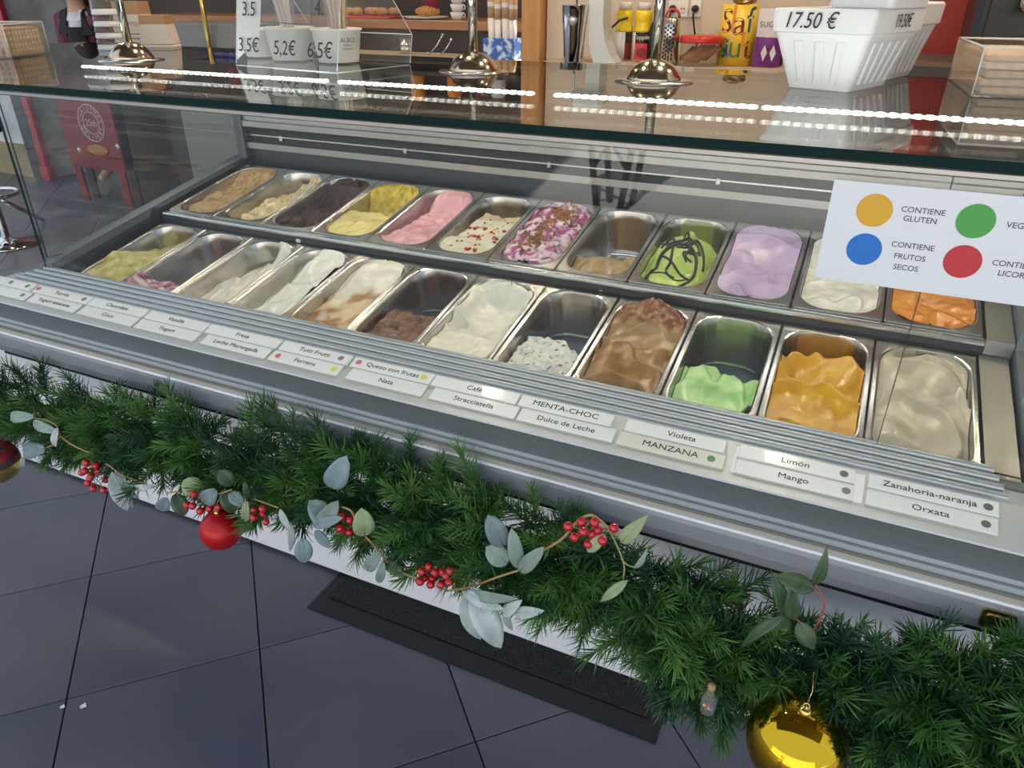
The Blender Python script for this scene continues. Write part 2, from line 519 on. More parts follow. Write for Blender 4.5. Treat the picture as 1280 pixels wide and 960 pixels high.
# ceiling lamps of the shop (warm downlights)
dl = MB().lathe((0, 0, 0), [(.0, -.012), (.075, -.012), (.09, -.006), (.09, .0)], 24).mesh('trim_ring', 'plastic_white')
gl = MB().lathe((0, 0, 0), [(.0, -.016), (.06, -.016), (.06, -.012)], 20).mesh('lamp_glow', 'lamp_glow')
for k, (x, y) in enumerate([(-2.2, 1.2), (-.9, 1.4), (.4, 1.4), (1.5, 1.4), (2.5, 1.2), (-1.5, 2.7), (.3, .5), (1.7, .5)]):
    e = empty('ceiling_lamp', (x, y, 2.9), None, 'round warm downlight set in the shop ceiling', 'lamp', 'shop ceiling downlights')
    link('trim_ring', dl, e); link('lamp_disc', gl, e)
    L_ = bpy.data.lights.new('downlight', 'SPOT'); L_.energy = 40; L_.color = (1, .80, .58); L_.spot_size = 2.3; L_.spot_blend = .6; L_.shadow_soft_size = .06
    lo = bpy.data.objects.new('downlight', L_); COL.objects.link(lo); lo.parent = e; lo.location = (0, 0, -.03)

# ================================================================== DISPLAY CASE
case = empty('display_case', (1.0, .3, 0), None, 'long glass fronted gelato display case with grey sill and white base', 'display case')
CO = Vector((1.0, .3, 0))
def cpart(name, mb, m, parent=None):
    for i, v in enumerate(mb.v): mb.v[i] = v - CO
    return obj(name, mb, m, parent or case)
X0, X1 = -.155, 2.30
cpart('base_panel', MB().box((.85, .32, .315), (3.3, 1.07, .61), bev=.004), 'base_white')
cpart('plinth_top', MB().box((.85, .33, .632), (3.28, 1.04, .02)), 'interior_grey')
# front bumper profile
def strip(name, poly, m, a=X0, b=X1): return cpart(name, MB().prism(poly, 'x', a, b), m)
strip('label_ledge', [(-.398, .846), (-.476, .822), (-.478, .8195), (-.474, .816), (-.40, .80), (-.36, .80), (-.36, .846)], 'alu_ledge')
strip('recessed_band', [(-.40, .814), (-.4735, .815), (-.469, .795), (-.466, .772), (-.40, .768)], 'alu_band')
strip('moulding', [(-.40, .7715), (-.4695, .7715), (-.4715, .769), (-.4715, .765), (-.469, .763), (-.40, .763)], 'moulding')
strip('moulding', [(-.40, .7625), (-.4755, .7625), (-.478, .760), (-.478, .7555), (-.475, .753), (-.40, .753)], 'moulding')
strip('moulding_dark', [(-.40, .7525), (-.473, .7525), (-.473, .7495), (-.40, .7495)], 'alu_band')
strip('cream_line', [(-.40, .749), (-.4815, .749), (-.4815, .7405), (-.40, .7405)], 'cream_line')
strip('white_line', [(-.40, .740), (-.4845, .740), (-.486, .7385), (-.486, .7365), (-.4845, .735), (-.40, .735)], 'white_line')
strip('bumper', [(-.40, .7345), (-.4835, .7345), (-.4845, .726), (-.4835, .700), (-.478, .680), (-.470, .674), (-.30, .672), (-.30, .7345)], 'front_band')
strip('bumper_shadow_gap', [(-.30, .672), (-.462, .6725), (-.462, .660), (-.30, .655)], 'rubber')  # solid black strip, the gap's shade put into its colour
strip('case_underside', [(-.40, .80), (-.40, .66), (-.20, .645), (.86, .645), (.86, .80)], 'interior_grey')
# four ridges of the sill
for k in range(4):
    y = -.3425 - .0142 * k; z = .868 - .0052 * k
    poly = [(y + .0071, z - .022), (y + .0071, z - .003)] + \
           [(y + .0065 * math.cos(a), z - .003 + .0052 * math.sin(a)) for a in [math.pi * t / 6 for t in range(7)]] + \
           [(y - .0071, z - .003), (y - .0071, z - .022)]
    strip('ridge', poly, 'alu', -.072 - .018 * k, 2.018 + .006 * k)
strip('sill_core', [(-.334, .80), (-.334, .849), (-.398, .826), (-.398, .80)], 'alu_band', -.15, 2.1)

TH = .194
ct, sn = math.cos(TH), math.sin(TH)
PLN = .335
PB0 = Vector((0, 0, .94))                # back row, front edge of flange
PF0 = Vector((-.006, -.021, .910))       # front row, back edge of flange
PITCH = .168
# interior tray under the pans (dark)
cpart('tray_floor', MB().box((1.0, .02, .745), (2.2, .74, .01)), 'steel_dark')
cpart('back_lining', MB().box((1.02, .392, .93), (2.2, .012, .235)), 'back_wall_dark')
cpart('lower_rail', MB().box((1.02, .380, 1.054), (2.17, .014, .018)), 'steel_brushed')
cpart('slot', MB().box((1.02, .394, 1.084), (2.17, .012, .044)), 'blackgap')
cpart('slot_rail', MB().box((1.02, .384, 1.085), (2.17, .006, .004)), 'steel')
for px in (354, 507, 687, 903):
    p = at_y(px, 190, .38)
    cpart('rail_clip', MB().box((p.x, .380, 1.083), (.012, .012, .016), bev=.002), 'steel')
cpart('header', MB().prism([(.374, 1.106), (.366, 1.112), (.366, 1.128), (.372, 1.131), (.372, 1.160), (.380, 1.166), (.41, 1.166), (.41, 1.106)], 'x', -.07, 2.12), 'steel_brushed')
cpart('worktop', MB().box((.80, .64, 1.158), (2.75, .50, .016), bev=.003), 'worktop')
cpart('rear_body', MB().box((1.02, .63, .90), (2.2, .46, .50)), 'steel_brushed')
# step between the two rows
cpart('row_rail', MB().prism([(-.001, .936), (-.012, .934), (-.014, .930), (-.014, .926), (-.003, .925)], 'x', -.012, 2.03), 'steel')
cpart('row_step', MB().prism([(-.004, .9255), (-.0155, .9255), (-.0175, .915), (-.0175, .89), (-.004, .89)], 'x', -.012, 2.03), 'rubber')
# end walls: left
cpart('end_wall', MB().prism([(-.345, .80), (-.345, .882), (.386, 1.022), (.386, .80)], 'x', -.078, -.042), 'interior_grey')
cpart('black_frame', MB().prism([(-.338, .80), (-.338, .862), (-.03, .922), (-.012, .945), (.386, 1.02), (.386, .80)], 'x', -.0415, -.016), 'rubber')
cpart('corner_post', MB().box((-.045, .374, 1.075), (.034, .03, .20), bev=.004), 'steel_dark')
# end walls: right
cpart('frame_strip', MB().prism([(-.338, .80), (-.338, .850), (-.021, .912), (-.021, .80)], 'x', 2.012, 2.058), 'steel_brushed')
cpart('frame_strip', MB().prism([(-.018, .80), (-.018, .940), (.386, 1.018), (.386, .80)], 'x', 2.018, 2.062), 'steel_brushed')
cpart('end_wall', MB().prism([(-.345, .80), (-.345, .866), (-.02, .93), (-.01, .962), (.386, 1.03), (.386, .80)], 'x', 2.064, 2.098), 'interior_grey')
cpart('corner_post', MB().box((2.085, .374, 1.075), (.034, .03, .20), bev=.004), 'steel_dark')

# glass: box with green polished edges
def pane(name, c, d, thin, g='glass', parent=None):
    mb = MB(); mb.box(c, d)
    thin_faces = {2: (0, 1), 1: (2, 3), 0: (4, 5)}[thin]
    for i in range(6): mb.m[i] = 0 if i in thin_faces else 1
    return cpart(name, mb, [g, 'glass_edge'])
sx = at_y(1178, 270, -.345).x
pane('front_glass', ((-.066 + sx) / 2, -.345, 1.071), (sx + .066 - .001, .006, .42), 1)
pane('front_glass', ((sx + 2.104) / 2, -.345, 1.071), (2.104 - sx - .001, .006, .42), 1)
pane('end_glass', (-.060, .015, 1.086), (.006, .706, .39), 0)
pane('end_glass', (2.085, .015, 1.096), (.006, .706, .37), 0)
GT = 1.303
pane('top_glass', (.65, .189, GT - .007), (3.6, 1.082, .014), 2, 'glass_top')
cpart('glass_channel', MB().box((1.02, -.345, GT - .0195), (2.17, .012, .010), bev=.002), 'steel_brushed')
for x in (-1.10, 2.38):
    cpart('glass_support', MB().tube([(x, -.25, .002 if x < 0 else .632), (x, -.25, GT - .0142)], .014, 14), 'steel')
for x in (-.04, 2.085):
    cpart('glass_support', MB().tube([(x, .43, 1.166), (x, .43, GT - .0142)], .011, 14), 'steel')
# LED strips under the top glass, diodes one by one
LY = .172
for a, b in ((110, 411), (424, 668), (693, 951), (956, 1300)):
    xa, xb = [at_y(px, 110, LY).x for px in (a, b)]
    ya = 0
    s_ = cpart('led_strip', MB().box(((xa + xb) / 2, LY, GT - .0205), (xb - xa, .012, .006), bev=.001), 'led_body')
    n = int((xb - xa) / .0205)
    dm = MB().box((0, 0, 0), (.0125, .0132, .0075), bev=.001).mesh('diode', 'led')
    for k in range(n):
        link('diode', dm, s_, Vector((xa + (k + .5) * (xb - xa) / n, LY, GT - .0203)) - CO)

# ================================================================== PANS AND GELATO
PW, PD = .165, .115
OHX, OHY, OR = .0725, PLN / 2 - .0115, .052
def rr(hx, hy, r, n=7):
    pts = []
    for cx, cy, a0 in ((hx - r, hy - r, 0), (-hx + r, hy - r, 90), (-hx + r, -hy + r, 180), (hx - r, -hy + r, 270)):
        for k in range(n):
            a = math.radians(a0 + 90 * k / (n - 1)); pts.append((cx + r * math.cos(a), cy + r * math.sin(a)))
    return pts
def pan_mesh():
    mb = MB(); loops = []
    hx, hy = PW / 2, PLN / 2
    for (a, b, r, z) in ((hx, hy, .004, -.009), (hx, hy, .004, -.0015), (hx - .0015, hy - .0015, .004, 0), (OHX + .003, OHY + .003, OR, 0),
                         (OHX + .001, OHY + .001, OR, -.0008), (OHX, OHY, OR, -.003), (OHX - .003, OHY - .003, OR - .002, -.03),
                         (OHX - .010, OHY - .012, OR - .006, -PD + .016), (OHX - .014, OHY - .016, OR - .008, -PD + .004),
                         (OHX - .026, OHY - .028, OR - .018, -PD)):
        loops.append([(x, y, z) for x, y in rr(a, b, r)])
    n = len(loops[0])
    for l in loops: mb.v += [Vector(p) for p in l]
    for i in range(len(loops) - 1):
        for k in range(n):
            mb.f.append([i * n + k, i * n + (k + 1) % n, (i + 1) * n + (k + 1) % n, (i + 1) * n + k]); mb.m.append(0); mb.sm.append(i >= 4)
    mb.f.append([(len(loops) - 1) * n + k for k in range(n)]); mb.m.append(0); mb.sm.append(False)
    return mb.mesh('gelato_pan', 'steel_pan')
PANM = pan_mesh()
PROT = Matrix.Rotation(TH, 3, 'X')
def pan_pos(row, i):
    off = PROT @ Vector((0, PLN / 2, 0))
    x = (i + .5) * PITCH
    return (PB0 + off + Vector((x, 0, 0))) if row == 'b' else (PF0 - off + Vector((x, 0, 0)))

def inner(z):                                    # half extents of the pan interior at height z (local)
    t = max(0., min(1., -z / PD))
    return OHX - .0008 - .0125 * t, OHY - .0008 - .0145 * t, OR - .008 * t
NU, NV = 44, 88
def gelato(row, i, name, label, hf, cf, smooth=False, thr=.05, cap=1.3):
    """height field hf(u,v)->fraction of pan depth, colour cf(u,v,h)"""
    V_, C_, H_ = [], [], []
    for b in range(NV + 1):
        v = -1 + 2 * b / NV
        for a in range(NU + 1):
            u = -1 + 2 * a / NU
            h = min(hf(u, v), cap)
            z = -PD + h * PD
            hx, hy, r = inner(min(z, 0))
            y = v * hy
            e = abs(y) - (hy - r)
            wd = hx if e <= 0 else hx - r + math.sqrt(max(0, r * r - e * e))
            if z > .001:                          # heaped above the rim: pull in a little
                k = 1 - .10 * min(1, max(0, z - .006) / .02); wd *= k
            V_.append((u * wd, y, max(z, -PD + .0012))); H_.append(h)
            c = cf(u, v, h); C_.append((c[0], c[1], c[2], 1))
    fs = []
    for b in range(NV):
        for a in range(NU):
            q = (b * (NU + 1) + a, b * (NU + 1) + a + 1, (b + 1) * (NU + 1) + a + 1, (b + 1) * (NU + 1) + a)
            if max(H_[k] for k in q) > thr: fs.append(q)
    me = bpy.data.meshes.new(name)
    me.from_pydata(V_, [], fs)
    ca = me.color_attributes.new('Col', 'FLOAT_COLOR', 'POINT')
    for k, c in enumerate(C_): ca.data[k].color = c
    me.materials.append(MATS['gelato_smooth' if smooth else 'gelato'])
    me.polygons.foreach_set('use_smooth', [True] * len(fs))
    import bmesh
    bm = bmesh.new(); bm.from_mesh(me)
    bmesh.ops.delete(bm, geom=[v for v in bm.verts if not v.link_faces], context='VERTS')
    bm.to_mesh(me); bm.free()
    o = link(name, me, None, pan_pos(row, i) + PROT @ Vector((0, 0, .0002)), (TH, 0, 0))
    return tag(o, label, 'ice cream', 'ice creams in the display')
def zat(hf, u, v):
    h = hf(u, v); z = -PD + h * PD; hx, hy, r = inner(min(z, 0)); return Vector((u * hx, v * hy, z))
def fb(u, v, s, seed, o=3):                        # fractal noise about 0
    t = 0; a = 1; 
    for k in range(o):
        t += a * nz(u * s, v * s * 2, seed + k * 7.3); s *= 2.1; a *= .5
    return t
def ridge(u, v, s, seed, ang=.6):                  # folded spatula ridges
    p = (v * math.cos(ang) + u * .45 * math.sin(ang) + .30 * u * u) * s + nz(u * 1.1, v * 1.5, seed) * .75
    f = p - math.floor(p)
    return (f ** 2.2 if f < .9 else (1 - f) * 10 * .9 ** 2.2)
def bowl(u, v, cu, cv, ru, rv): return max(0., 1 - ((u - cu) / ru) ** 2 - ((v - cv) / rv) ** 2)

W = lin
flav = []
# ---------------- front row (nearest the sill), left to right
def hf(u, v): return .84 + .07 * fb(u, v, 1.2, 1, 2) - .48 * sstep(.0, .75, v) + .12 * ridge(u, v, 1.6, 2) + .30 * bowl(u, v, .75, .78, .3, .14) - .1 * u
def cf(u, v, h): return mixc(W('#B9AA5A'), W('#E3DC9C'), .5 + .9 * fb(u, v, 2.6, 4))
flav.append(('f', 0, 'pistachio_ice_cream', 'yellow green pistachio ice cream in the pan behind the turrón label', hf, cf, False, 'yellow green pistachio ice cream'))
def hf(u, v): return .80 * sstep(-.12, -.50, v + .18 * nz(u * 2, v, 3)) + .05 * fb(u, v, 4, 9) * sstep(-.3, -.6, v) + .25 * sstep(-.75, -1, u) * sstep(-.25, -.6, v)
def cf(u, v, h): return mixc(mixc(W('#6B1E44'), W('#C07FA0'), sstep(-.25, .1, fb(u, v, 3, 2))), W('#E6D3DA'), sstep(.05, .3, fb(u, v, 3.5, 7)))
flav.append(('f', 1, 'berry_ice_cream', 'last scraps of purple and white berry ice cream in a nearly empty pan', hf, cf, False, 'last scraps of purple berry ice cream'))
def hf(u, v): return .84 + .06 * fb(u, v, 1.2, 5, 2) - .22 * sstep(-.1, .5, v) + .34 * sstep(.55, 1, v) * sstep(-.2, .7, u) + .07 * ridge(u, v, 2, 3) + .1 * u - .12 * sstep(.2, -.9, u)
def cf(u, v, h): return mixc(W('#E4DED0'), W('#F8F4EA'), .5 + .5 * fb(u, v, 2, 4))
flav.append(('f', 2, 'yogurt_ice_cream', 'off-white yogurt ice cream scooped low with a lump at the back rim', hf, cf, True, 'off-white ice cream scooped low'))
def hf(u, v): return .82 + .18 * sstep(-.5, .7, v * .5 + u * .6) + .06 * fb(u, v, 1.3, 15, 2) - .26 * sstep(-.3, -1, u) + .10 * sstep(.8, 1, v) * (1 + nz(u * 8, v * 5, 1)) + .05 * ridge(u, v, 2, 13)
def cf(u, v, h): return mixc(W('#EEEBE0'), W('#FBFAF3'), .5 + .6 * fb(u, v, 2, 14))
flav.append(('f', 3, 'coconut_ice_cream', 'bright white ice cream banked up along one side of its pan', hf, cf, True, 'bright white ice cream banked to one side'))
def hf(u, v): return .90 + .06 * fb(u, v, 1.5, 25, 2) + .12 * sstep(.2, .9, v) - .12 * sstep(-.7, -1, v) - .14 * sstep(-.55, -1, u)
def cf(u, v, h):
    t = sstep(.30, -.05, v + .25 * nz(u * 1.5, v * 2, 8)); b = sstep(-.15, .25, fb(u, v, 1.2, 31))
    return mixc(W('#ECE7DA'), mixc(W('#A9773F'), W('#DCC29A'), b), t * (.45 + .55 * sstep(.4, -.1, fb(u, v, 1.0, 41))))
flav.append(('f', 4, 'caramel_ice_cream', 'white ice cream streaked with caramel brown sauce', hf, cf, True, 'white ice cream streaked with caramel'))
def hf(u, v): return (.82 + .08 * fb(u, v, 2.0, 35)) * sstep(.12, -.02, v + .14 * nz(u * 2.2, 0, 35)) * sstep(-.98, -.80, u + .1 * nz(v * 4, 0, 2)) - .12 * sstep(-.75, -1, v)
def cf(u, v, h): return mixc(W('#5A392A'), W('#8D6047'), .5 + .9 * fb(u, v, 4, 34))
flav.append(('f', 5, 'chocolate_ice_cream', 'block of milk chocolate ice cream left at the front of a half empty pan', hf, cf, False, 'block of milk chocolate ice cream'))
def hf(u, v):
    rim = sstep(.70, .97, max(abs(u), (v + .12) / 1.1)) * sstep(-.35, -.05, v)
    return .84 + .06 * fb(u, v, 1.5, 45) - .30 * bowl(u, v, .05, .35, .95, .62) + rim * (.13 + .07 * nz(u * 7, v * 9, 4)) - .25 * bowl(u, v, -.8, -.05, .3, .2) + .08 * sstep(-.2, -.4, v) - .06 * sstep(-.7, -1, v)
def cf(u, v, h): return mixc(W('#EDEAD6'), W('#F4F1E6'), .5 + .6 * fb(u, v, 2, 44))
flav.append(('f', 6, 'cream_ice_cream', 'pale ivory cream ice cream with a smooth scooped hollow and ragged rim', hf, cf, True, 'pale ivory ice cream with scooped hollow'))
def hf(u, v): return (.84 + .11 * fb(u, v, 2.2, 55, 3)) * sstep(.26, -.02, v + .16 * nz(u * 2.4, 0, 51) + .22 * sstep(.2, 1, u)) * sstep(-1.0, -.86, u) 
def cf(u, v, h): return mixc(W('#F1EFE9'), W('#2E2A28'), sstep(.47, .60, fb(u, v, 8, 54) + .25 * fb(u, v, 17, 3)))
flav.append(('f', 7, 'stracciatella_ice_cream', 'white stracciatella ice cream with dark chocolate flecks in a half empty pan', hf, cf, False, 'white stracciatella ice cream'))
def hf(u, v): return .95 + .03 * fb(u, v, 1.1, 65, 2) + .12 * sstep(.35, .7, v) * (1 + .5 * fb(u, v, 5, 3)) - .10 * bowl(u, v, 0, .3, 1.1, .3) + .15 * ridge(u, v, 1.8, 60, .15) - .10 * sstep(-.75, -1, v) - .10 * sstep(.5, 1, abs(u))
def cf(u, v, h):
    top = sstep(.50, .62, v + .08 * nz(u * 4, v * 3, 6)); mid = sstep(.0, .12, v + .06 * nz(u * 3, v * 3, 9)) * (1 - top)
    c = mixc(W('#86572F'), W('#B28857'), .5 + .7 * fb(u, v, 2.4, 64))
    c = mixc(c, W('#B99A72'), mid * .8); return mixc(c, mixc(W('#7A4A2E'), W('#9C6A48'), .5 + fb(u, v, 7, 62)), top)
flav.append(('f', 8, 'dulce_de_leche_ice_cream', 'heaped caramel brown dulce de leche ice cream with rough cocoa top', hf, cf, True, 'heaped caramel brown ice cream'))
def hf(u, v): return (.76 + .07 * fb(u, v, 1.2, 75, 2) + .10 * ridge(u, v, 1.4, 71)) * sstep(.28, .0, v + .20 * nz(u * 2.3, 0, 73) - .26 * bowl(u, v, -.4, -.2, .5, .4) + .12 * bowl(u, v, .55, -.4, .4, .5)) + .26 * sstep(.80, 1, u) * sstep(-.05, -.4, v)
def cf(u, v, h): return mixc(W('#A6D98A'), W('#C3EDAA'), .5 + .6 * fb(u, v, 2, 74))
flav.append(('f', 9, 'mint_ice_cream', 'pale mint green ice cream scraped down at the front of its pan', hf, cf, True, 'pale mint green ice cream'))
def hf(u, v): return (.88 + .04 * fb(u, v, 1.1, 85, 2) + .20 * ridge(u, v, 1.5, 81, .25) + .08 * bowl(u, v, .45, .3, .5, .4) - .14 * bowl(u, v, -.45, .32, .45, .3)) * sstep(.78, .52, v + .10 * nz(u * 3, 0, 83)) - .06 * sstep(-.8, -1, v)
def cf(u, v, h): return mixc(W('#D9941A'), W('#F4BC3C'), .55 + .7 * fb(u, v, 1.8, 84))
flav.append(('f', 10, 'mango_ice_cream', 'bright orange yellow mango ice cream folded in thick waves', hf, cf, True, 'orange yellow mango ice cream'))
def hf(u, v): return .90 + .035 * fb(u, v, 1.0, 95, 2) + .19 * ridge(u, v, 1.4, 92, .7) - .12 * sstep(-.6, -1, v) * sstep(.2, -1, u) - .05 * sstep(.5, 1, abs(u)) + .05 * bowl(u, v, .3, .5, .5, .3)
def cf(u, v, h): return mixc(W('#B9AD94'), W('#D6CCB6'), .5 + .6 * fb(u, v, 1.8, 94))
flav.append(('f', 11, 'horchata_ice_cream', 'beige horchata ice cream swirled up to the rim', hf, cf, True, 'beige horchata ice cream'))
# ---------------- back row
def hf(u, v): return .92 + .06 * fb(u, v, 2, 101) - .26 * bowl(u, v, 0, .35, 1.2, .5) + .16 * sstep(.5, .9, v) - .10 * sstep(-.6, -1, u)
def cf(u, v, h): return mixc(mixc(W('#A88459'), W('#BC976A'), .5 + fb(u, v, 3, 1)), W('#7C5836'), sstep(.28, .5, fb(u, v, 9, 104)))
flav.append(('b', 0, 'nougat_ice_cream', 'light brown nougat ice cream sprinkled with fine crumbs', hf, cf, False, 'light brown nougat ice cream'))
def hf(u, v): return .80 + .12 * fb(u, v, 2.4, 111) - .20 * sstep(-.2, .5, v) + .25 * sstep(.6, 1, v) * sstep(-.3, .5, u) - .28 * sstep(-.2, -1, u) + .08
def cf(u, v, h): return mixc(mixc(W('#D8BE90'), W('#EAD9B4'), .5 + fb(u, v, 3, 3)), W('#A07A44'), sstep(.35, .55, fb(u, v, 8, 114)))
flav.append(('b', 1, 'vanilla_ice_cream', 'creamy vanilla ice cream flecked with nuts leaning to one side of its pan', hf, cf, False, 'creamy vanilla ice cream'))
def hf(u, v): return .72 + .12 * fb(u, v, 2, 121) - .15 * sstep(-.1, .4, v) + .42 * sstep(.55, .95, v)
def cf(u, v, h): return mixc(W('#2A1614'), W('#4A2A22'), .5 + .9 * fb(u, v, 4, 124))
flav.append(('b', 2, 'dark_chocolate_ice_cream', 'very dark chocolate ice cream smeared up the pan walls', hf, cf, False, 'very dark chocolate ice cream'))
def hf(u, v): return .92 + .05 * fb(u, v, 1.5, 131) + .06 * bowl(u, v, .1, -.5, .9, .5) - .42 * sstep(-.1, .12, v + .1 * nz(u * 2, 0, 4)) + .52 * sstep(.35, .95, v) * (1 + .25 * nz(u * 6, v * 4, 1)) + .25 * sstep(.2, .6, v) * sstep(-.5, -1, u)
def cf(u, v, h): return mixc(W('#EFD98C'), mixc(W('#B79A22'), W('#DDC44A'), .5 + fb(u, v, 5, 134)), sstep(-.05, .15, v))
flav.append(('b', 3, 'custard_ice_cream', 'custard yellow ice cream with deeper yellow scrapes on the pan wall', hf, cf, True, 'custard yellow ice cream'))
def hf(u, v): return .95 - .16 * sstep(-.8, .35, v) + .05 * ridge(u, v, 3, 141, .3) + .03 * fb(u, v, 2, 145) - .18 * bowl(u, v, .1, .5, .9, .3) + .34 * sstep(.55, .95, v) * (.7 + .5 * nz(u * 5, v * 4, 8)) - .3 * sstep(-.55, -1, u) * sstep(-.9, -.3, v)
def cf(u, v, h): return mixc(W('#DE9AA6'), W('#F0B8C0'), .5 + .6 * fb(u, v, 2.4, 144))
flav.append(('b', 4, 'strawberry_ice_cream', 'plain pink strawberry ice cream ribbed by the spatula', hf, cf, True, 'plain pink strawberry ice cream'))
def hf5(u, v): return (.93 + .05 * fb(u, v, 2, 151) - .05 * sstep(.0, .4, v)) * sstep(.62, .46, v + .08 * nz(u * 3, 0, 5)) - .5 * sstep(-.55, -.95, u) * sstep(-.6, .2, v)
def cf(u, v, h): return mixc(W('#E7DCC6'), W('#CDB898'), sstep(.1, .35, v))
flav.append(('b', 5, 'tutti_frutti_ice_cream', 'cream white ice cream dotted with red and amber candied fruit', hf5, cf, True, 'cream ice cream with candied fruit'))
def hf6(u, v): return 1.0 + .08 * fb(u, v, 2.2, 161) + .08 * bowl(u, v, 0, 0, 1.1, 1.1) + .05 * ridge(u, v, 3, 166, .5) - .08 * sstep(.75, 1, abs(u))
def cf(u, v, h):
    c = mixc(W('#E4C2D2'), W('#A4417E'), sstep(-.1, .25, fb(u, v, 2.6, 164))); c = mixc(c, W('#531A45'), sstep(.2, .42, fb(u, v, 3.3, 168)))
    return mixc(c, W('#EBDDE2'), sstep(.25, .5, fb(u, v, 3, 170)))
flav.append(('b', 6, 'blueberry_ice_cream', 'heaped pink and purple blueberry swirl ice cream topped with brown crumble', hf6, cf, False, 'blueberry swirl ice cream with crumble'))
def hf(u, v): return (.80 + .10 * fb(u, v, 1.5, 171, 2) + .10 * bowl(u, v, -.2, -.6, .6, .4)) * sstep(-.10, -.40, v + .2 * nz(u * 2, 0, 7) - .25 * bowl(u, v, .75, -.1, .3, .3))
def cf(u, v, h): return mixc(W('#B39067'), W('#C8A87C'), .5 + fb(u, v, 2, 174))
flav.append(('b', 7, 'coffee_ice_cream', 'small remainder of light coffee brown ice cream in an empty pan', hf, cf, True, 'remainder of coffee brown ice cream'))
def hf8(u, v): return (.93 + .06 * fb(u, v, 1.1, 181, 2) + .26 * bowl(u, v, -.0, -.05, 1, .6) + .18 * bowl(u, v, .1, .12, .22, .12)) * sstep(.42, .20, v + .05 * nz(u * 2, 0, 3)) - .10 * sstep(.7, 1, abs(u)) - .05 * sstep(-.8, -1, v)
def cf(u, v, h): return mixc(W('#A9BE55'), W('#CBDD7E'), .5 + .8 * fb(u, v, 2, 184))
flav.append(('b', 8, 'lime_ice_cream', 'lime green mound of ice cream with dark chocolate sauce drizzled over it', hf8, cf, True, 'lime green ice cream with chocolate sauce'))
def hf(u, v): return .95 + .025 * fb(u, v, 1.0, 191, 2) - .12 * bowl(u, v, 0, .1, 1.2, .5) + .08 * ridge(u, v, 1.0, 192, .05) + .06 * sstep(.5, .9, v)
def cf(u, v, h): return mixc(W('#B9A0C8'), W('#CDB6D8'), .5 + .6 * fb(u, v, 2, 194))
flav.append(('b', 9, 'violet_ice_cream', 'pale lilac violet ice cream filling its pan', hf, cf, True, 'pale lilac violet ice cream'))
def hf(u, v): return .90 + .05 * fb(u, v, 1.5, 201) + .06 * ridge(u, v, 1.5, 202, .1) + .06 * sstep(.2, .8, v)
def cf(u, v, h): return mixc(W('#DDD8CC'), W('#F0ECE2'), .5 + .6 * fb(u, v, 2, 204))
flav.append(('b', 10, 'lemon_ice_cream', 'plain white lemon ice cream behind the allergen sign', hf, cf, True, 'plain white lemon ice cream'))
def hf(u, v): return .95 + .05 * fb(u, v, 1.5, 211) + .06 * ridge(u, v, 1.6, 212, .2)
def cf(u, v, h): return mixc(W('#E5821A'), W('#F4A03A'), .5 + .6 * fb(u, v, 2, 214))
flav.append(('b', 11, 'carrot_ice_cream', 'vivid orange carrot ice cream behind the allergen sign', hf, cf, True, 'vivid orange carrot ice cream'))

GEL = {}
for row, i, nm, lab, h_, c_, sm, short in flav:
    p = link('gelato_pan', PANM, None, pan_pos(row, i), (TH, 0, 0))
    tag(p, 'stainless steel pan holding ' + short, 'pan', 'steel gelato pans')
    GEL[(row, i)] = gelato(row, i, nm, lab, h_, c_, sm, cap=1.0 if (row, i) in (('b', 2), ('b', 3), ('b', 4), ('b', 0)) else 1.05 if (row, i) in (('f', 2), ('f', 3)) else 1.3)
# toppings
def bits(par, hf, n, m, name, r0, r1, us, vs, seed, shape=(1, 1, .6)):
    rnd = random.Random(seed)
    ms = [MB().sphere((0, 0, 0), 1, 5, sc=(1, rnd.uniform(.7, 1), rnd.uniform(.5, .8))).mesh(name, m) for _ in range(3)]
    for _ in range(n):
        u, v = rnd.uniform(*us), rnd.uniform(*vs)
        o = link(name, rnd.choice(ms), par, zat(hf, u, v), (rnd.uniform(-.4, .4), rnd.uniform(-.4, .4), rnd.uniform(0, 6)))
        o.scale = (rnd.uniform(r0, r1),) * 3
bits(GEL[('b', 5)], hf5, 20, 'bit_red', 'candied_fruit', .0042, .0082, (-.7, .85), (-.85, .25), 3)
bits(GEL[('b', 5)], hf5, 24, 'bit_gold', 'candied_fruit', .003, .0066, (-.6, .7), (-.85, .3), 4)
def cl(u, v): return (u - .15 * math.sin(v * 4)) 
rnd = random.Random(8)
cm = MB().box((0, 0, 0), (1, 1, .8), bev=.2).mesh('crumb', 'crumb')
for k in range(260):
    v = rnd.choice((rnd.gauss(-.45, .13), rnd.uniform(-.3, .85), rnd.gauss(.45, .2))); u = .15 * math.sin(v * 4) + rnd.gauss(0, .24)
    if abs(u) > .8 or abs(v) > .92: continue
    o = link('crumb', cm, GEL[('b', 6)], zat(hf6, u, v) + Vector((0, 0, .0012)), (rnd.uniform(0, 3), rnd.uniform(0, 3), rnd.uniform(0, 3)))
    o.scale = (rnd.uniform(.0038, .0082),) * 3
def drizzle(pts, r):
    P = []; q = [pts[0]] + list(pts) + [pts[-1]]
    for a in range(1, len(q) - 2):
        for t in range(6):
            k = t / 6; uv = []
            for c in (0, 1):
                p0, p1, p2, p3 = q[a - 1][c], q[a][c], q[a + 1][c], q[a + 2][c]
                uv.append(.5 * (2 * p1 + (p2 - p0) * k + (2 * p0 - 5 * p1 + 4 * p2 - p3) * k * k + (3 * p1 - p0 - 3 * p2 + p3) * k ** 3))
            P.append(zat(hf8, *uv) + Vector((0, 0, r * .3)))
    r = [r * (.8 + .5 * abs(nz(j * .35, r * 900))) for j in range(len(P))]
    obj('chocolate_sauce', MB().tube(P, r, 7), 'choc', GEL[('b', 8)])
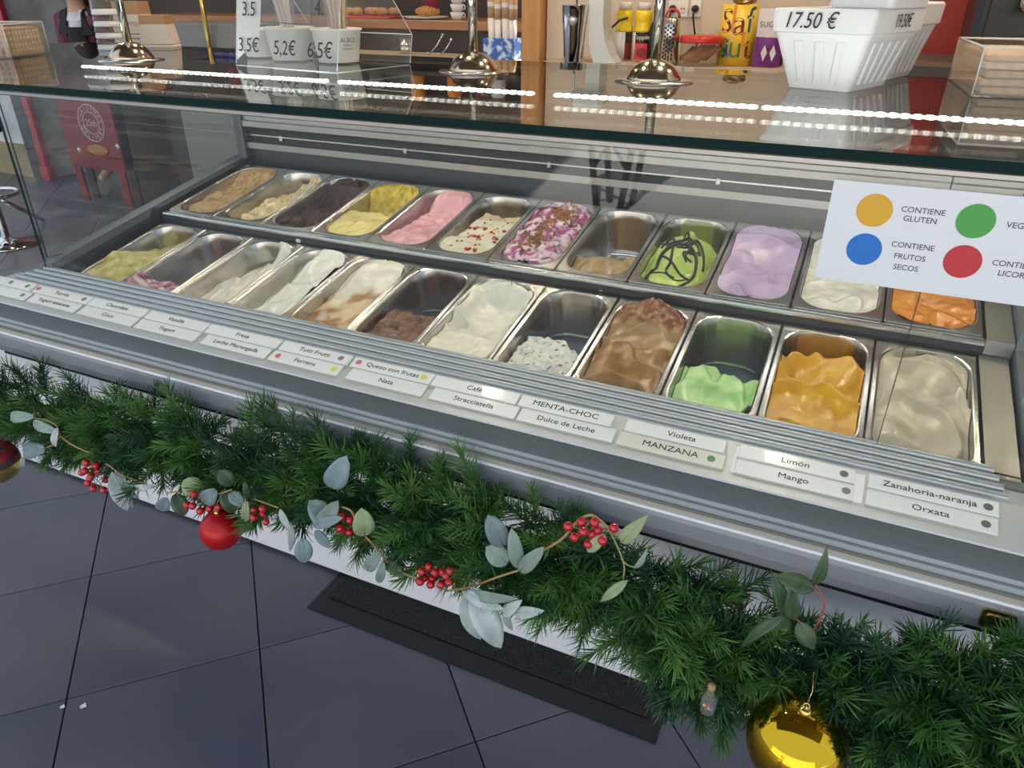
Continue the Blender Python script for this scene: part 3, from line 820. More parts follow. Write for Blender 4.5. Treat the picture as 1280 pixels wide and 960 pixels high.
for pts, r in (([(-.75, -.9), (-.62, -.6), (-.55, -.35), (-.3, -.15), (.1, -.12), (.45, -.25), (.6, -.5), (.55, -.75), (.3, -.95)], .0044),
               ([(-.55, -.35), (-.2, -.45), (.2, -.62), (.55, -.72)], .0028), ([(-.3, -.15), (-.2, -.45), (-.25, -.6), (.1, -.75)], .0034),
               ([(-.7, -.05), (-.4, -.1), (0, .02), (.4, -.05), (.6, -.25)], .0034), ([(.1, -.12), (.3, .05), (.55, -.05), (.75, -.3), (.8, -.45)], .0034),
               ([(-.45, .1), (-.2, -.12), (.0, .1), (.2, -.1), (.35, .12)], .0034), ([(-.6, .0), (-.45, .12), (-.7, -.2)], .003), ([(-.15, .0), (.0, -.2), (.25, -.15), (.2, -.35), (.45, -.4)], .003), ([(-.5, -.2), (-.35, -.05), (-.1, -.2), (.1, -.05), (.3, -.25), (.55, -.15)], .0026), ([(-.7, -.75), (-.3, -.62), (.1, -.78), (.45, -.7)], .0018), ([(.45, -.25), (.1, -.3), (.3, -.45)], .0026)):
    drizzle(pts, r)
sprat = MB()
# small smears left on the dividing rail
for (px, py, s, m) in ((374, 303, 7, 'plastic_white'), (634, 343, 5, 'plastic_white'), (664, 345, 4, 'plastic_white'), (752, 364, 5, 'plastic_white')):
    P = at_pl(px, py, PF0 + Vector((0, 0, .001)), PROT @ Vector((0, 0, 1))); r = s * mpp(P) / 2
    b_ = MB()
    for k in range(5): b_.sphere((random.uniform(-r, r) * .6, random.uniform(-r, r) * .6, r * .35 + random.uniform(0, r) * .4), r * random.uniform(.4, .7), 6)
    tag(obj('ice_cream_blob', b_, m, None, P), 'small white ice cream blob spilled on the steel rim between rows', 'spill', 'spilled ice cream blobs')
P = at_pl(848, 374, PF0 + Vector((0, 0, .002)), PROT @ Vector((0, 0, 1)))
b_ = MB()
for k in range(9): b_.sphere((random.uniform(-.012, .012), random.uniform(-.006, .006), .004 + random.uniform(0, .004)), random.uniform(.003, .006), 6)
mat('cocoa_blob', '#8A5A3C', .6)
tag(obj('cocoa_blob', b_, 'cocoa_blob', None, P), 'brown ice cream crumbs spilled behind the dulce de leche pan', 'spill')

# ================================================================== LABEL CARDS ON THE LEDGE
LA, LB = Vector((0, -.398, .846)), Vector((0, -.476, .822))
LU = (LA - LB).normalized()                    # up the slope
LN = Vector((1, 0, 0)).cross(LU).normalized()
if LN.z < 0: LN = -LN
LLEN = (LA - LB).length
def ledge(px, py): return at_pl(px, py, LA, LN)
LABELS = [  # upper text, lower text, upper px range, lower px range, dots [(strip, side, material)]
 ('', '', (-40, 340, 44, 361), (-60, 350, 34, 374), [('u', .93, 'dot_grey'), ('u', .70, 'dot_grey'), ('l', .93, 'dot_grey')]),
 ('Turrón', 'Yogurt amarena', (48, 362, 116, 377), (40, 373, 96, 389), [('u', .06, 'dot_red'), ('u', .90, 'dot_grey')]),
 ('Chocolate', 'Coco', (118, 377, 186, 392), (102, 389, 168, 406), []),
 ('Vainilla', 'Yogurt', (188, 394, 262, 410), (172, 406, 246, 424), []),
 ('Fresa', 'Leche Merengada', (265, 410, 353, 430), (257, 424, 335, 445), []),
 ('Tutti Frutti', 'Ferrero', (357, 430, 441, 450), (338, 447, 424, 467), [('l', .10, 'dot_pink'), ('u', .88, 'dot_grey'), ('l', .92, 'dot_yellow')]),
 ('Queso con frutas', 'Nata', (445, 451, 543, 475), (435, 470, 530, 492), [('u', .08, 'dot_pink'), ('u', .90, 'dot_yellow')]),
 ('Café', 'Stracciatella', (545, 474, 650, 499), (540, 493, 645, 521), []),
 ('MENTA-CHOC', 'Dulce de Leche', (653, 499, 768, 525), (648, 521, 766, 551), []),
 ('Violeta', 'MANZANA', (785, 527, 908, 556), (773, 548, 905, 581), [('l', .88, 'dot_green')]),
 ('Limón', 'Mango', (925, 560, 1068, 596), (920, 581, 1065, 627), [('u', .91, 'dot_olive'), ('l', .94, 'dot_grey')]),
 ('Zanahoria-naranja', 'Orxata', (1085, 598, 1247, 635), (1082, 622, 1247, 665), [('u', .92, 'dot_olive'), ('l', .91, 'dot_olive')]),
]
def label_card(txt, rng, s0, s1, th, dots, which, lab):
    xa, xb = ledge(rng[0], rng[1]).x, ledge(rng[2], rng[3]).x
    o = LA - LU * s0; c = (LA - LU * ((s0 + s1) / 2)); L_ = xb - xa
    root = Vector(((xa + xb) / 2, c.y, c.z))
    e = empty('flavour_card', root, None, lab, 'label', 'flavour cards on the ledge')
    R = basis((1, 0, 0), LN)
    mb = MB().box((0, 0, 0), (L_, s1 - s0, th), bev=.0008)
    R4 = R
    mb.v = [R4 @ (v + Vector((0, 0, th / 2 + .0006))) for v in mb.v]
    obj('card', mb, 'card_cream' if txt == 'MANZANA' else 'card', e)
    eb = MB().box((0, 0, 0), (L_ + .001, .0016, th * .8)); eb.v = [R4 @ (v + Vector((0, -(s1 - s0) / 2 - .0009, th / 2))) for v in eb.v]
    obj('card_edge', eb, 'card_edge', e)
    fac = LN * (th + .0007)
    if txt:
        sz = .0165 if txt.isupper() else .0150
        sz = min(sz, 1.7 * L_ / max(6, len(txt)))
        dx = {'Queso con frutas': .002, 'Zanahoria-naranja': -.004, 'Violeta': .012, 'MANZANA': .0}.get(txt, 0.)
        t = text('lettering', txt, sz, 'ink', root + fac + Vector((dx, 0, 0)), (1, 0, 0), LN, e, off=.0001, width=1.12)
    for w_, fx, m in dots:
        if w_ == which:
            disc('dot', .0062, m, root + fac + Vector(((fx - .5) * L_, 0, 0)), (1, 0, 0), LN, e, off=.0001)
for u_, l_, ur, lr, dots in LABELS:
    label_card(u_, ur, .007, .0335, .0065, dots, 'u', ('white flavour card reading ' + u_) if u_ else 'white upper flavour card with grey dots at the far end of the row')
    label_card(l_, lr, .0345, .064, .0035, dots, 'l', ('white flavour card reading ' + l_ if l_ != 'MANZANA' else 'cream flavour card reading MANZANA with a green dot') if l_ else 'white lower flavour card with one grey dot at the row end')
# the two Yogurt / white tape gaps between cards
for (xa, xb, wh) in ((770, 783, 'Dulce de Leche and MANZANA'), (909, 920, 'MANZANA and Mango'), (1067, 1081, 'Mango and Orxata')):
    a, b = ledge(xa, 560 if xa < 900 else 600).x, ledge(xb, 560 if xa < 900 else 600).x
    c = LA - LU * .036
    R = basis((1, 0, 0), LN); mb = MB().box((0, 0, 0), (b - a, .055, .0012)); mb.v = [R @ (v + Vector((0, 0, .0008))) for v in mb.v]
    tag(obj('white_tape', mb, 'white_tape', None, ((a + b) / 2, c.y, c.z)), 'white tape spacer between the ' + wh + ' flavour cards', 'tape', 'tape spacers on the ledge')

# ================================================================== ALLERGEN SIGN on the front glass
SY = -.3515
sA, sB = at_y(1043, 224, SY), at_y(1018, 346, SY)
sxl, szt, szb = (sA.x + sB.x) / 2, sA.z, sB.z
SW = .42
e = empty('allergen_sign', (sxl + SW / 2, SY, szb), None, 'white allergen key sign with coloured discs stuck on the front glass', 'sign')
mb = MB().box((0, 0, (szt - szb) / 2), (SW, .003, szt - szb)); obj('sheet', mb, 'sign_white', e)
def sgn(px, py): return at_y(px, py, SY - .0016)
for px, py, m, lbl in ((1093, 263, 'sign_yellow', 'yellow disc'), (1080, 311.5, 'sign_blue', 'blue disc'), (1219.5, 276.5, 'sign_green', 'green disc'), (1203, 327, 'sign_red', 'red disc')):
    d_ = disc('disc', .0225, m, sgn(px, py), (1, 0, 0), (0, -1, 0), e, off=.0001); d_['label'] = lbl
for t, px, py in (('CONTIENE', 1154, 264), ('GLUTEN', 1150, 275), ('CONTIENE', 1141, 308), ('FRUTOS', 1137, 322), ('SECOS', 1132, 335)):
    text('lettering', t, .0107, 'ink_grey', sgn(px, py), (1, 0, 0), (0, -1, 0), e, off=.0003)
for t, px, py in (('VEGANO', 1258, 281), ('CONTIENE', 1240, 328), ('LICOR', 1247, 341)):
    text('lettering', t, .0107, 'ink_grey', sgn(px, py), (1, 0, 0), (0, -1, 0), e, off=.0003, align='LEFT')
# latch on the bumper
P = at_y(1247, 775, -.486)
R = Matrix.Rotation(0, 3, 'X')
e = empty('latch', (P.x, -.485, P.z), None, 'small bronze lock plate set in the grey bumper', 'lock')
poly = [(x, z) for x, z in rr(.021, .0165, .006, 5)]
obj('plate', MB().prism(poly, 'y', -.004, .004), 'bronze', e)
obj('recess', MB().prism([(x * .72, z * .6 - .001) for x, z in poly], 'y', -.0062, -.004), 'gold_cap', e)

# ================================================================== GARLAND
GY = -.50
gpx = [(-110, 466), (0, 496), (100, 522), (200, 537), (300, 568), (400, 595), (500, 624), (600, 655), (700, 690), (800, 740), (900, 796), (1000, 828), (1100, 854), (1200, 874), (1290, 890), (1400, 910)]
GP = [at_y(px, py, GY) for px, py in gpx]
def gpath(s):
    n = len(GP) - 1; s = max(0, min(.9999, s)) * n; i = int(s); t = s - i
    p0, p1, p2, p3 = GP[max(i - 1, 0)], GP[i], GP[i + 1], GP[min(i + 2, n)]
    return .5 * ((2 * p1) + (p2 - p0) * t + (2 * p0 - 5 * p1 + 4 * p2 - p3) * t * t + (3 * p1 - p0 - 3 * p2 + p3) * t ** 3)
garl = empty('garland', GP[7], None, 'thick green artificial pine garland hung along the front of the counter', 'garland')
G0 = GP[7]
wire = MB().tube([gpath(k / 60) - G0 for k in range(61)], .012, 8)
obj('garland_wire', wire, 'twig', garl)
def sprig(seed, M=None, mb=None, n=88):
    r = random.Random(seed); mb = mb or MB(); L_ = r.uniform(.085, .12); bend = r.uniform(-.25, .25)
    def sp(t): return Vector((bend * L_ * t * t, 0, L_ * t))
    vs_, fs = [], []
    st_ = [sp(t / 3) for t in range(4)]
    for k in range(n):
        t = .08 + .92 * (k + r.random()) / n
        p = sp(t); a = k * 2.4 + r.uniform(-.4, .4)
        tilt = math.radians(r.uniform(36, 66)) * (1 - .6 * max(0, t - .7) / .3)
        d = Vector((math.sin(tilt) * math.cos(a), math.sin(tilt) * math.sin(a), math.cos(tilt)))
        ln = r.uniform(.034, .050) * (1 - .2 * t)
        s1 = d.orthogonal().normalized(); s2 = d.cross(s1)
        w_ = .0012
        q = len(vs_)
        dr = Vector((r.uniform(-1, 1), r.uniform(-1, 1), r.uniform(-1, 1))) * .004
        vs_ += [p + s1 * w_, p - s1 * w_ * .5 + s2 * w_ * .87, p - s1 * w_ * .5 - s2 * w_ * .87,
                p + d * ln * .7 + s1 * w_ * .9 + dr * .4, p + d * ln * .7 - s1 * w_ * .9 + dr * .4, p + d * ln + dr]
        fs += [(q, q + 1, q + 4, q + 3), (q + 1, q + 2, q + 4), (q + 2, q, q + 3, q + 4), (q + 3, q + 4, q + 5)]
    for i in range(3):
        q = len(vs_); r_ = .0016
        for p in (st_[i], st_[i + 1]): vs_ += [p + Vector((r_, 0, 0)), p + Vector((-r_ / 2, r_, 0)), p + Vector((-r_ / 2, -r_, 0))]
        fs += [(q + k, q + (k + 1) % 3, q + 3 + (k + 1) % 3, q + 3 + k) for k in range(3)]
    if M is not None: vs_ = [M @ v for v in vs_]
    return mb.add(vs_, fs)
def raw_mesh(mb, name, m):
    me = bpy.data.meshes.new(name); me.from_pydata([tuple(v) for v in mb.v], [], mb.f); me.materials.append(MATS[m]); return me
SPR = [raw_mesh(sprig(100 + k), 'sprig', ('needle_a', 'needle_b', 'needle_c', 'needle_a', 'needle_b', 'needle_a', 'needle_c', 'needle_b')[k]) for k in range(8)]
rg = random.Random(21)
spots = []
for k in range(1600):
    s = (k + rg.random()) / 1600
    c = gpath(s); tg = (gpath(s + .004) - gpath(s - .004)).normalized()
    a = Vector((0, -1, 0)); a = (a - tg * a.dot(tg)).normalized(); b = tg.cross(a)
    phi = rg.uniform(-math.pi, math.pi)
    if rg.random() < .55: phi = rg.gauss(0.1, 1.0)
    # b points down or up; keep the back (against the counter) sparse
    rad = a * math.cos(phi) + b * math.sin(phi)
    if rad.y > .55: continue
    base = c + rad * rg.uniform(.015, .055) * (1.0 + .25 * sstep(.6, .9, s))
    d = (rad * rg.uniform(.6, 1.) + tg * rg.choice((-1, 1)) * rg.uniform(.1, .9) + Vector((rg.uniform(-.3, .3), rg.uniform(-.3, .2), rg.uniform(-.3, .3)))).normalized()
    sc = rg.uniform(.8, 1.15)
    if d.z < -.3 and s < .62: sc *= .72
    for _t in range(4):
        tip = base + d * .125 * sc
        if tip.z > .66 and tip.y > -.50: d.z *= .55; d.y -= .45; d.normalize()
    tip = base + d * .125 * sc
    if tip.z > .672 and tip.y > -.495: continue
    if tip.y > -.235: continue
    spots.append((-(rad.y) + rg.uniform(-.3, .3), base, d, sc, rg.random() * 6.28))
spots.sort(key=lambda q: -q[0])
FILL = [MB(), MB(), MB()]
for k, (_, base, d, sc, tw) in enumerate(spots):
    M3 = d.to_track_quat('Z', 'Y').to_matrix() @ Matrix.Rotation(tw, 3, 'Z')
    if k < 300:
        o = link('sprig', rg.choice(SPR), garl, base - G0, M3.to_euler()); o.scale = (sc,) * 3
    else:
        sprig(500 + k, Matrix.Translation(base - G0) @ (M3 * sc).to_4x4(), FILL[k % 3], 64)
for k in range(3): tag(link('sprig_rest', raw_mesh(FILL[k], 'sprig_rest', ('needle_c', 'needle_a', 'needle_b')[k]), garl), kind='stuff')

# ------------------------------------------------------------------ picks in the garland: leaves, berries, stems
FY = -.652
def leaf(par, o0, b, t, wpx, m, kind='euc', Y=FY, tilt=.0, fold=.18):
    B, T = at_y(*b, Y), at_y(*t, Y - .008)
    L_ = (T - B).length; ax = (T - B).normalized()
    vd = (CAM - B).normalized()
    n = (vd - ax * vd.dot(ax)).normalized()
    n = (Matrix.Rotation(tilt, 3, ax) @ n)
    sd_ = ax.cross(n)
    w_ = wpx * mpp(B) / 2
    K = 9; vs_, fs = [], []
    for i in range(K + 1):
        s = i / K
        if kind == 'euc': pr_ = math.sin(math.pi * min(1, .03 + s * .97)) ** .55
        elif kind == 'lamb': pr_ = math.sin(math.pi * s ** .85) ** .75 + .06 * (1 - s)
        else: pr_ = math.sin(math.pi * s ** .75) ** .9
        arch = math.sin(math.pi * s) * L_ * .09 - s * s * L_ * .10
        for q in (-1, -.5, 0, .5, 1):
            vs_.append(B + ax * L_ * s + sd_ * (w_ * pr_ * q) + n * (arch + abs(q) * w_ * fold * pr_ + .0006))
    m_ = 5 * (K + 1)
    vs_ += [v - n * .0009 for v in vs_]
    for i in range(K):
        for q in range(4):
            a = i * 5 + q; fs.append((a, a + 1, a + 6, a + 5)); fs.append((m_ + a, m_ + a + 5, m_ + a + 6, m_ + a + 1))
    for i in range(K):
        for q in (0, 4):
            a = i * 5 + q; fs.append((a, a + 5, m_ + a + 5, m_ + a))
    mb = MB(); mb.add([v - o0 for v in vs_], fs, 0, True)
    o = obj('leaf', mb, m, par)
    rib = MB().tube([B + ax * L_ * s + n * (math.sin(math.pi * s) * L_ * .09 - s * s * L_ * .10 + .0009) - o0 for s in (0, .3, .6, .85)], [.0011, .0009, .0006, .0003], 5)
    obj('midrib', rib, m, o)
def stem(par, o0, pts, r, m='stem_tan', Y=FY):
    P = [at_y(*p, Y + .006) for p in pts]; Q = []
    n = len(P) - 1
    for k in range(n * 5 + 1):
        s = k / 5; i = min(int(s), n - 1); t = s - i
        p0, p1, p2, p3 = P[max(i - 1, 0)], P[i], P[i + 1], P[min(i + 2, n)]
        Q.append(.5 * ((2 * p1) + (p2 - p0) * t + (2 * p0 - 5 * p1 + 4 * p2 - p3) * t * t + (3 * p1 - p0 - 3 * p2 + p3) * t ** 3) - o0)
    obj('stem', MB().tube(Q, r, 7), m, par)
BER = MB().sphere((0, 0, 0), 1, 10).mesh('berry', 'berry')
def berries(par, o0, pts, rpx, Y=FY - .006):
    rb = random.Random(len(pts) * 7 + int(pts[0][0])); cx = sum(p[0] for p in pts) / len(pts); cy = sum(p[1] for p in pts) / len(pts)
    hub = at_y(cx, cy, Y + .035) - o0
    for px, py in pts:
        yy = Y + rb.uniform(-.008, .012)
        P = at_y(px, py, yy) - o0
        r = rpx * mpp(P + o0)
        b = link('berry', BER, par, P); b.scale = (r,) * 3
        obj('berry_stalk', MB().tube([P, (P + hub) / 2 + Vector((0, .004, -.002)), hub], .0008, 5), 'stem_tan', par)
def z4(ox, oy, lst): return [(ox + a / 4, oy + b / 4) for a, b in lst]
def pick(label, px, py): 
    o0 = at_y(px, py, FY + .03)
    return empty('berry_pick', o0, None, label, 'decoration', 'leaf and berry picks in the garland'), o0
# far left eucalyptus
p, o = pick('eucalyptus sprig of four grey green leaves near the plaid bauble', 80, 545)
stem(p, o, [(112, 566), (92, 557), (76, 545), (68, 530), (42, 522)], .0018)
stem(p, o, [(76, 545), (66, 556), (54, 561)], .0014)
leaf(p, o, (42, 521), (8, 521), 15, 'leaf_euc'); leaf(p, o, (42, 527), (69, 540), 13, 'leaf_euc', tilt=.4)
leaf(p, o, (72, 535), (67, 560), 9, 'leaf_lamb', tilt=.5); leaf(p, o, (56, 561), (24, 564), 22, 'leaf_blue'); leaf(p, o, (30, 572), (28, 584), 8, 'leaf_euc', tilt=.7)
# cluster A
p, o = pick('red berry cluster beside frosted leaves over the white base', 120, 600)
berries(p, o, z4(0, 420, [(430, 635), (425, 675), (410, 682), (450, 712), (440, 735), (468, 762), (478, 650), (490, 675), (518, 770), (528, 718), (455, 700)]), 4.6)
stem(p, o, [(134, 580), (150, 592), (168, 600), (188, 607)], .0017)
leaf(p, o, (140, 590), (160, 640), 22, 'leaf_lamb', 'lamb'); leaf(p, o, (150, 592), (172, 625), 9, 'leaf_euc', 'lamb', tilt=.6); leaf(p, o, (168, 608), (191, 608), 9, 'leaf_lamb', 'lamb', tilt=.5)
leaf(p, o, (142, 592), (168, 634), 10, 'leaf_lamb', 'lamb', Y=FY - .01, tilt=-.5)
# cluster B, above the red bauble
p, o = pick('red berry cluster with dark eucalyptus leaves above the red bauble', 255, 625)
berries(p, o, z4(200, 520, [(168, 390), (135, 445), (163, 450), (202, 475), (248, 462), (292, 455)]), 4.8)
stem(p, o, [(208, 616), (228, 614), (248, 612), (268, 618), (290, 612)], .0016)
leaf(p, o, (250, 616), (229, 600), 24, 'leaf_light', Y=FY + .01); leaf(p, o, (270, 612), (252, 630), 22, 'leaf_blue', Y=FY + .004); leaf(p, o, (218, 618), (232, 644), 20, 'leaf_dark', Y=FY + .01)
leaf(p, o, (279, 612), (293, 642), 20, 'leaf_dark', Y=FY + .012); leaf(p, o, (290, 606), (274, 588), 20, 'leaf_dark', Y=FY + .012); leaf(p, o, (288, 616), (304, 632), 16, 'leaf_blue', Y=FY + .008)
leaf(p, o, (208, 622), (200, 640), 18, 'leaf_blue', Y=FY + .012); leaf(p, o, (310, 624), (306, 604), 9, 'leaf_dark', Y=FY + .01)
# cluster C
p, o = pick('small red berry cluster with a curled frosted leaf and hanging grey leaves', 325, 635)
berries(p, o, z4(200, 520, [(470, 470), (512, 465), (468, 508), (513, 490), (530, 530)]), 4.5)
stem(p, o, [(318, 624), (335, 630), (348, 635)], .0016)
leaf(p, o, (308, 626), (307, 654), 11, 'leaf_light', tilt=.2)
leaf(p, o, (350, 636), (363, 664), 9, 'leaf_lamb', 'lamb', tilt=.4); leaf(p, o, (362, 652), (364, 692), 9, 'leaf_lamb', 'lamb', tilt=-.3)
leaf(p, o, (378, 672), (381, 706), 22, 'leaf_blue', 'lamb'); leaf(p, o, (394, 664), (412, 684), 13, 'leaf_blue')
# cluster D
p, o = pick('red berries among round grey leaves with a light green leaf and drooping stem', 450, 665)
stem(p, o, [(428, 634), (440, 640), (450, 662), (466, 680), (476, 692), (488, 706), (508, 718), (526, 724)], .0021)
berries(p, o, z4(400, 580, [(110, 265), (107, 330), (150, 280), (80, 262), (146, 340), (100, 322)]), 5.2, FY + .004)
leaf(p, o, (414, 609), (431, 574), 29, 'leaf_blue'); leaf(p, o, (408, 655), (388, 626), 28, 'leaf_blue', tilt=.3); leaf(p, o, (400, 658), (420, 630), 22, 'leaf_euc', Y=FY - .005); leaf(p, o, (392, 656), (424, 648), 15, 'leaf_blue', Y=FY - .01)
leaf(p, o, (456, 669), (452, 638), 27, 'leaf_light', Y=FY - .01); leaf(p, o, (475, 690), (456, 716), 17, 'leaf_euc', Y=FY - .006); leaf(p, o, (479, 702), (473, 731), 12, 'leaf_euc', Y=FY - .006); leaf(p, o, (480, 700), (504, 720), 16, 'leaf_dark', Y=FY + .008)
# cluster E
p, o = pick('dense red berry cluster on a tan twig with round eucalyptus leaves', 570, 720)
berries(p, o, z4(400, 580, [(508, 538), (545, 514), (575, 543), (612, 540), (650, 535), (500, 588), (553, 603), (605, 603), (645, 590), (560, 575), (630, 560), (520, 570)]), 5.4)
stem(p, o, [(556, 739), (590, 733), (620, 722), (648, 713)], .0019)
leaf(p, o, (629, 682), (611, 646), 27, 'leaf_blue', Y=FY - .004); leaf(p, o, (634, 704), (608, 684), 26, 'leaf_euc', Y=FY + .006); leaf(p, o, (648, 709), (640, 664), 19, 'leaf_euc', Y=FY - .008); leaf(p, o, (650, 714), (677, 687), 19, 'leaf_euc', Y=FY - .01)
# frosted lamb's ear bunch
o = at_y(600, 760, FY + .02); p = empty('frosted_leaf_pick', o, None, 'bunch of large frosted pale leaves hanging over the white base and mat', 'decoration', 'leaf and berry picks in the garland')
stem(p, o, [(575, 742), (585, 740), (592, 742)], .0018)
for b, t, wd, m, tl, dy in (((580, 742), (600, 804), 24, 'leaf_lamb', .3, 0), ((588, 742), (629, 813), 34, 'leaf_lamb', -.1, -.008), ((584, 738), (645, 751), 15, 'leaf_euc', .5, -.012), ((582, 740), (628, 762), 17, 'leaf_lamb', .2, -.016),
                           ((628, 768), (650, 752), 15, 'leaf_lamb', 0, -.004), ((642, 766), (678, 764), 15, 'leaf_lamb', .1, -.004), ((630, 760), (640, 790), 10, 'leaf_euc', .4, .002), ((578, 738), (606, 760), 10, 'leaf_lamb', .5, .0)):
    leaf(p, o, b, t, wd, m, 'lamb', FY + dy, tl)
# cluster F
p, o = pick('red berries on an arching tan twig with long bright green leaves', 740, 665)
stem(p, o, [(677, 689), (702, 674), (722, 652), (738, 644), (752, 652), (760, 660)], .0022)
stem(p, o, [(762, 664), (772, 684), (780, 706), (779, 724)], .0013, 'stem_green'); stem(p, o, [(776, 698), (784, 706), (793, 709)], .001, 'stem_green'); stem(p, o, [(760, 662), (770, 668), (778, 674)], .0012, 'stem_green')
berries(p, o, z4(640, 620, [(280, 152), (348, 130), (412, 132), (510, 160), (355, 178), (400, 188), (430, 172), (312, 205), (380, 240), (452, 223)]), 6.2, FY - .01)
leaf(p, o, (756, 668), (733, 691), 15, 'leaf_light'); leaf(p, o, (776, 678), (808, 646), 19, 'leaf_light', 'dark', FY - .008); leaf(p, o, (785, 725), (748, 754), 13, 'leaf_light', 'dark', FY - .008); leaf(p, o, (793, 710), (810, 687), 8, 'leaf_euc', 'dark', tilt=.5)
# dark green sprig
o = at_y(1005, 765, FY + .02); p = empty('bay_leaf_pick', o, None, 'dark green pointed leaf sprig above the shiny gold bauble', 'decoration', 'leaf and berry picks in the garland')
stem(p, o, [(1012, 794), (1024, 776), (1031, 756), (1026, 742), (1018, 732)], .0013, 'stem_red'); stem(p, o, [(1000, 778), (990, 770), (982, 768)], .0013, 'stem_red')
for b, t, wd, tl, dy in (((1017, 731), (1035, 687), 15, .4, -.01), ((1018, 738), (966, 718), 24, .2, -.004), ((980, 768), (966, 716), 18, .3, 0), ((990, 774), (990, 732), 20, .1, -.008), ((980, 771), (922, 809), 15, .3, -.012), ((998, 776), (1018, 814), 24, .1, -.008), ((988, 776), (966, 784), 22, .3, .006), ((1006, 733), (985, 752), 7, .5, -.014)):
    leaf(p, o, b, t, wd, 'leaf_dark', 'dark', FY + dy, tl)

# ------------------------------------------------------------------ baubles
def bauble(name, label, px, py, rpx, Y, m, loop=True, hook=None, sh=None):
    C_ = at_y(px, py, Y); r = rpx * mpp(C_)
    e = empty(name, C_, None, label, 'bauble')
    obj('ball', MB().sphere((0, 0, 0), r, 28), m, e)
    if loop:
        obj('cap', MB().lathe((0, 0, r * .985), [(r * .13, -.002), (r * .13, .004), (r * .1, .006), (.001, .0065)], 16), 'gold_cap', e)
        ring = [(.0042 * math.cos(a), 0, r + .0085 + .006 * math.sin(a)) for a in [2 * math.pi * k / 14 for k in range(15)]]
        obj('loop', MB().tube(ring, .0011, 6, caps=False), 'gold_cap', e)
        obj('hanger', MB().tube([(0, 0, r + .014), (.003, .01, r + .03), (0, .03, r + .045)], .0007, 5), 'gold_cap', e)
    return e
bauble('red_bauble', 'matte red christmas bauble hanging below the garland', 276, 662, 25.5, -.655, 'bauble_red')
bauble('gold_bauble', 'large shiny gold christmas bauble hanging from the garland', 995, 928, 60, -.665, 'bauble_gold')
C_ = at_y(-6, 577, -.655); r = 28 * mpp(C_)
mat('plaid', (.26, .01, .015), .5, col2=(.05, .03, .03), nscale=55, lo=.45, hi=.5)
e = empty('plaid_bauble', C_, None, 'gold bauble with dark red plaid top at the garland end', 'bauble')
prof = [(max(1e-6, r * math.sin(math.pi * i / 24)), -r * math.cos(math.pi * i / 24)) for i in range(25)]
obj('lower_shell', MB().lathe((0, 0, 0), prof[:13], 36, caps=False), 'bauble_gold_matte', e)
obj('upper_shell', MB().lathe((0, 0, 0), prof[12:], 36, caps=False), 'plaid', e)
obj('cap', MB().lathe((0, 0, r * .985), [(r * .13, -.002), (r * .13, .004), (.001, .0065)], 14), 'gold_cap', e)
# little clear glass bottle ornament half hidden in the needles
C_ = at_y(884, 888, -.66)
e = empty('glass_ornament', C_, None, 'tiny clear glass bottle ornament with coloured bits half hidden in the needles', 'ornament')
k = mpp(C_)
obj('bottle', MB().lathe((0, 0, 0), [(.002, 0), (9 * k, 0), (10 * k, 2 * k), (10 * k, 24 * k), (5 * k, 32 * k), (5 * k, 40 * k)], 18, caps=False), 'film', e)
obj('cork', MB().lathe((0, 0, 38 * k), [(4.4 * k, 0), (4.8 * k, 8 * k)], 12), 'kraft', e)
for q in range(7):
    obj('coloured_bit', MB().box((random.uniform(-5, 5) * k, random.uniform(-4, 4) * k, (3 + q * 1.5) * k), (4 * k, 4 * k, 4 * k), rot=Matrix.Rotation(q, 3, 'X')), ('bit_red', 'paper', 'p_blue', 'btl_yellow')[q % 4], e)

# ------------------------------------------------------------------ mat and litter on the floor
m0, m1, m2 = at_z(379, 766, .0), at_z(414, 728, .0), at_z(822, 922, .0)
mx0, mx1, my0 = (m0.x + m1.x) / 2, m2.x, (m0.y + m2.y) / 2
e = empty('door_mat', ((mx0 + mx1) / 2, my0 + .2, 0), None, 'black ribbed floor mat pushed under the white counter base', 'mat')
wx = (mx1 - mx0) / 2
obj('rim', MB().prism([(-wx, -.2), (wx, -.2), (wx, .2), (-wx, .2)], 'z', .001, .004), 'mat_rim', e)
obj('pile', MB().box((0, .02, .0068), (2 * wx - .06, .33, .006), bev=.002), 'mat_pile', e)
for px, py, s in ((104, 883, 9), (78, 884, 7)):
    P = at_z(px, py, 0.0012); k = mpp(P) * s / 2
    tag(obj('paper_scrap', MB().add([(-k, -.4 * k, 0), (.3 * k, -k, .002), (k, .3 * k, .0005), (-.2 * k, k, .003)], [(0, 1, 2, 3)]), 'paper', None, P), 'small pale paper scrap lying on the dark tiles', 'litter', 'paper scraps on the tiles')

# ================================================================== THINGS ON THE TOP GLASS
def posts():
    for px, py, lab in ((165, 77, 'bronze tinted chrome pole with domed foot beside the stacked paper trays'), (592, 92, 'chrome pole with domed foot in front of the blue cone box'), (817, 104, 'chrome pole with domed foot in front of the steel grater')):
        P = at_z(px, py - 2, GT)
        e = empty('shelf_pole', (P.x, P.y, GT), None, lab, 'pole', 'poles on the top glass')
        obj('foot_plate', MB().lathe((0, 0, .0006), [(.001, 0), (.090, 0), (.091, .0015), (.066, .005)], 40), 'steel', e)
        obj('dome', MB().lathe((0, 0, .003), [(.064, 0), (.061, .008), (.054, .020), (.044, .031), (.032, .039), (.020, .0435), (.013, .046)], 40), 'bronze_chrome', e)
        obj('pole', MB().tube([(0, 0, .047), (0, 0, .46)], .0115, 18), 'chrome', e)
        obj('collar', MB().lathe((0, 0, .17), [(.0116, 0), (.017, .002), (.017, .012), (.0116, .014)], 18), 'chrome', e)
mat('wafer_stud', (.80, .70, .55), .6)
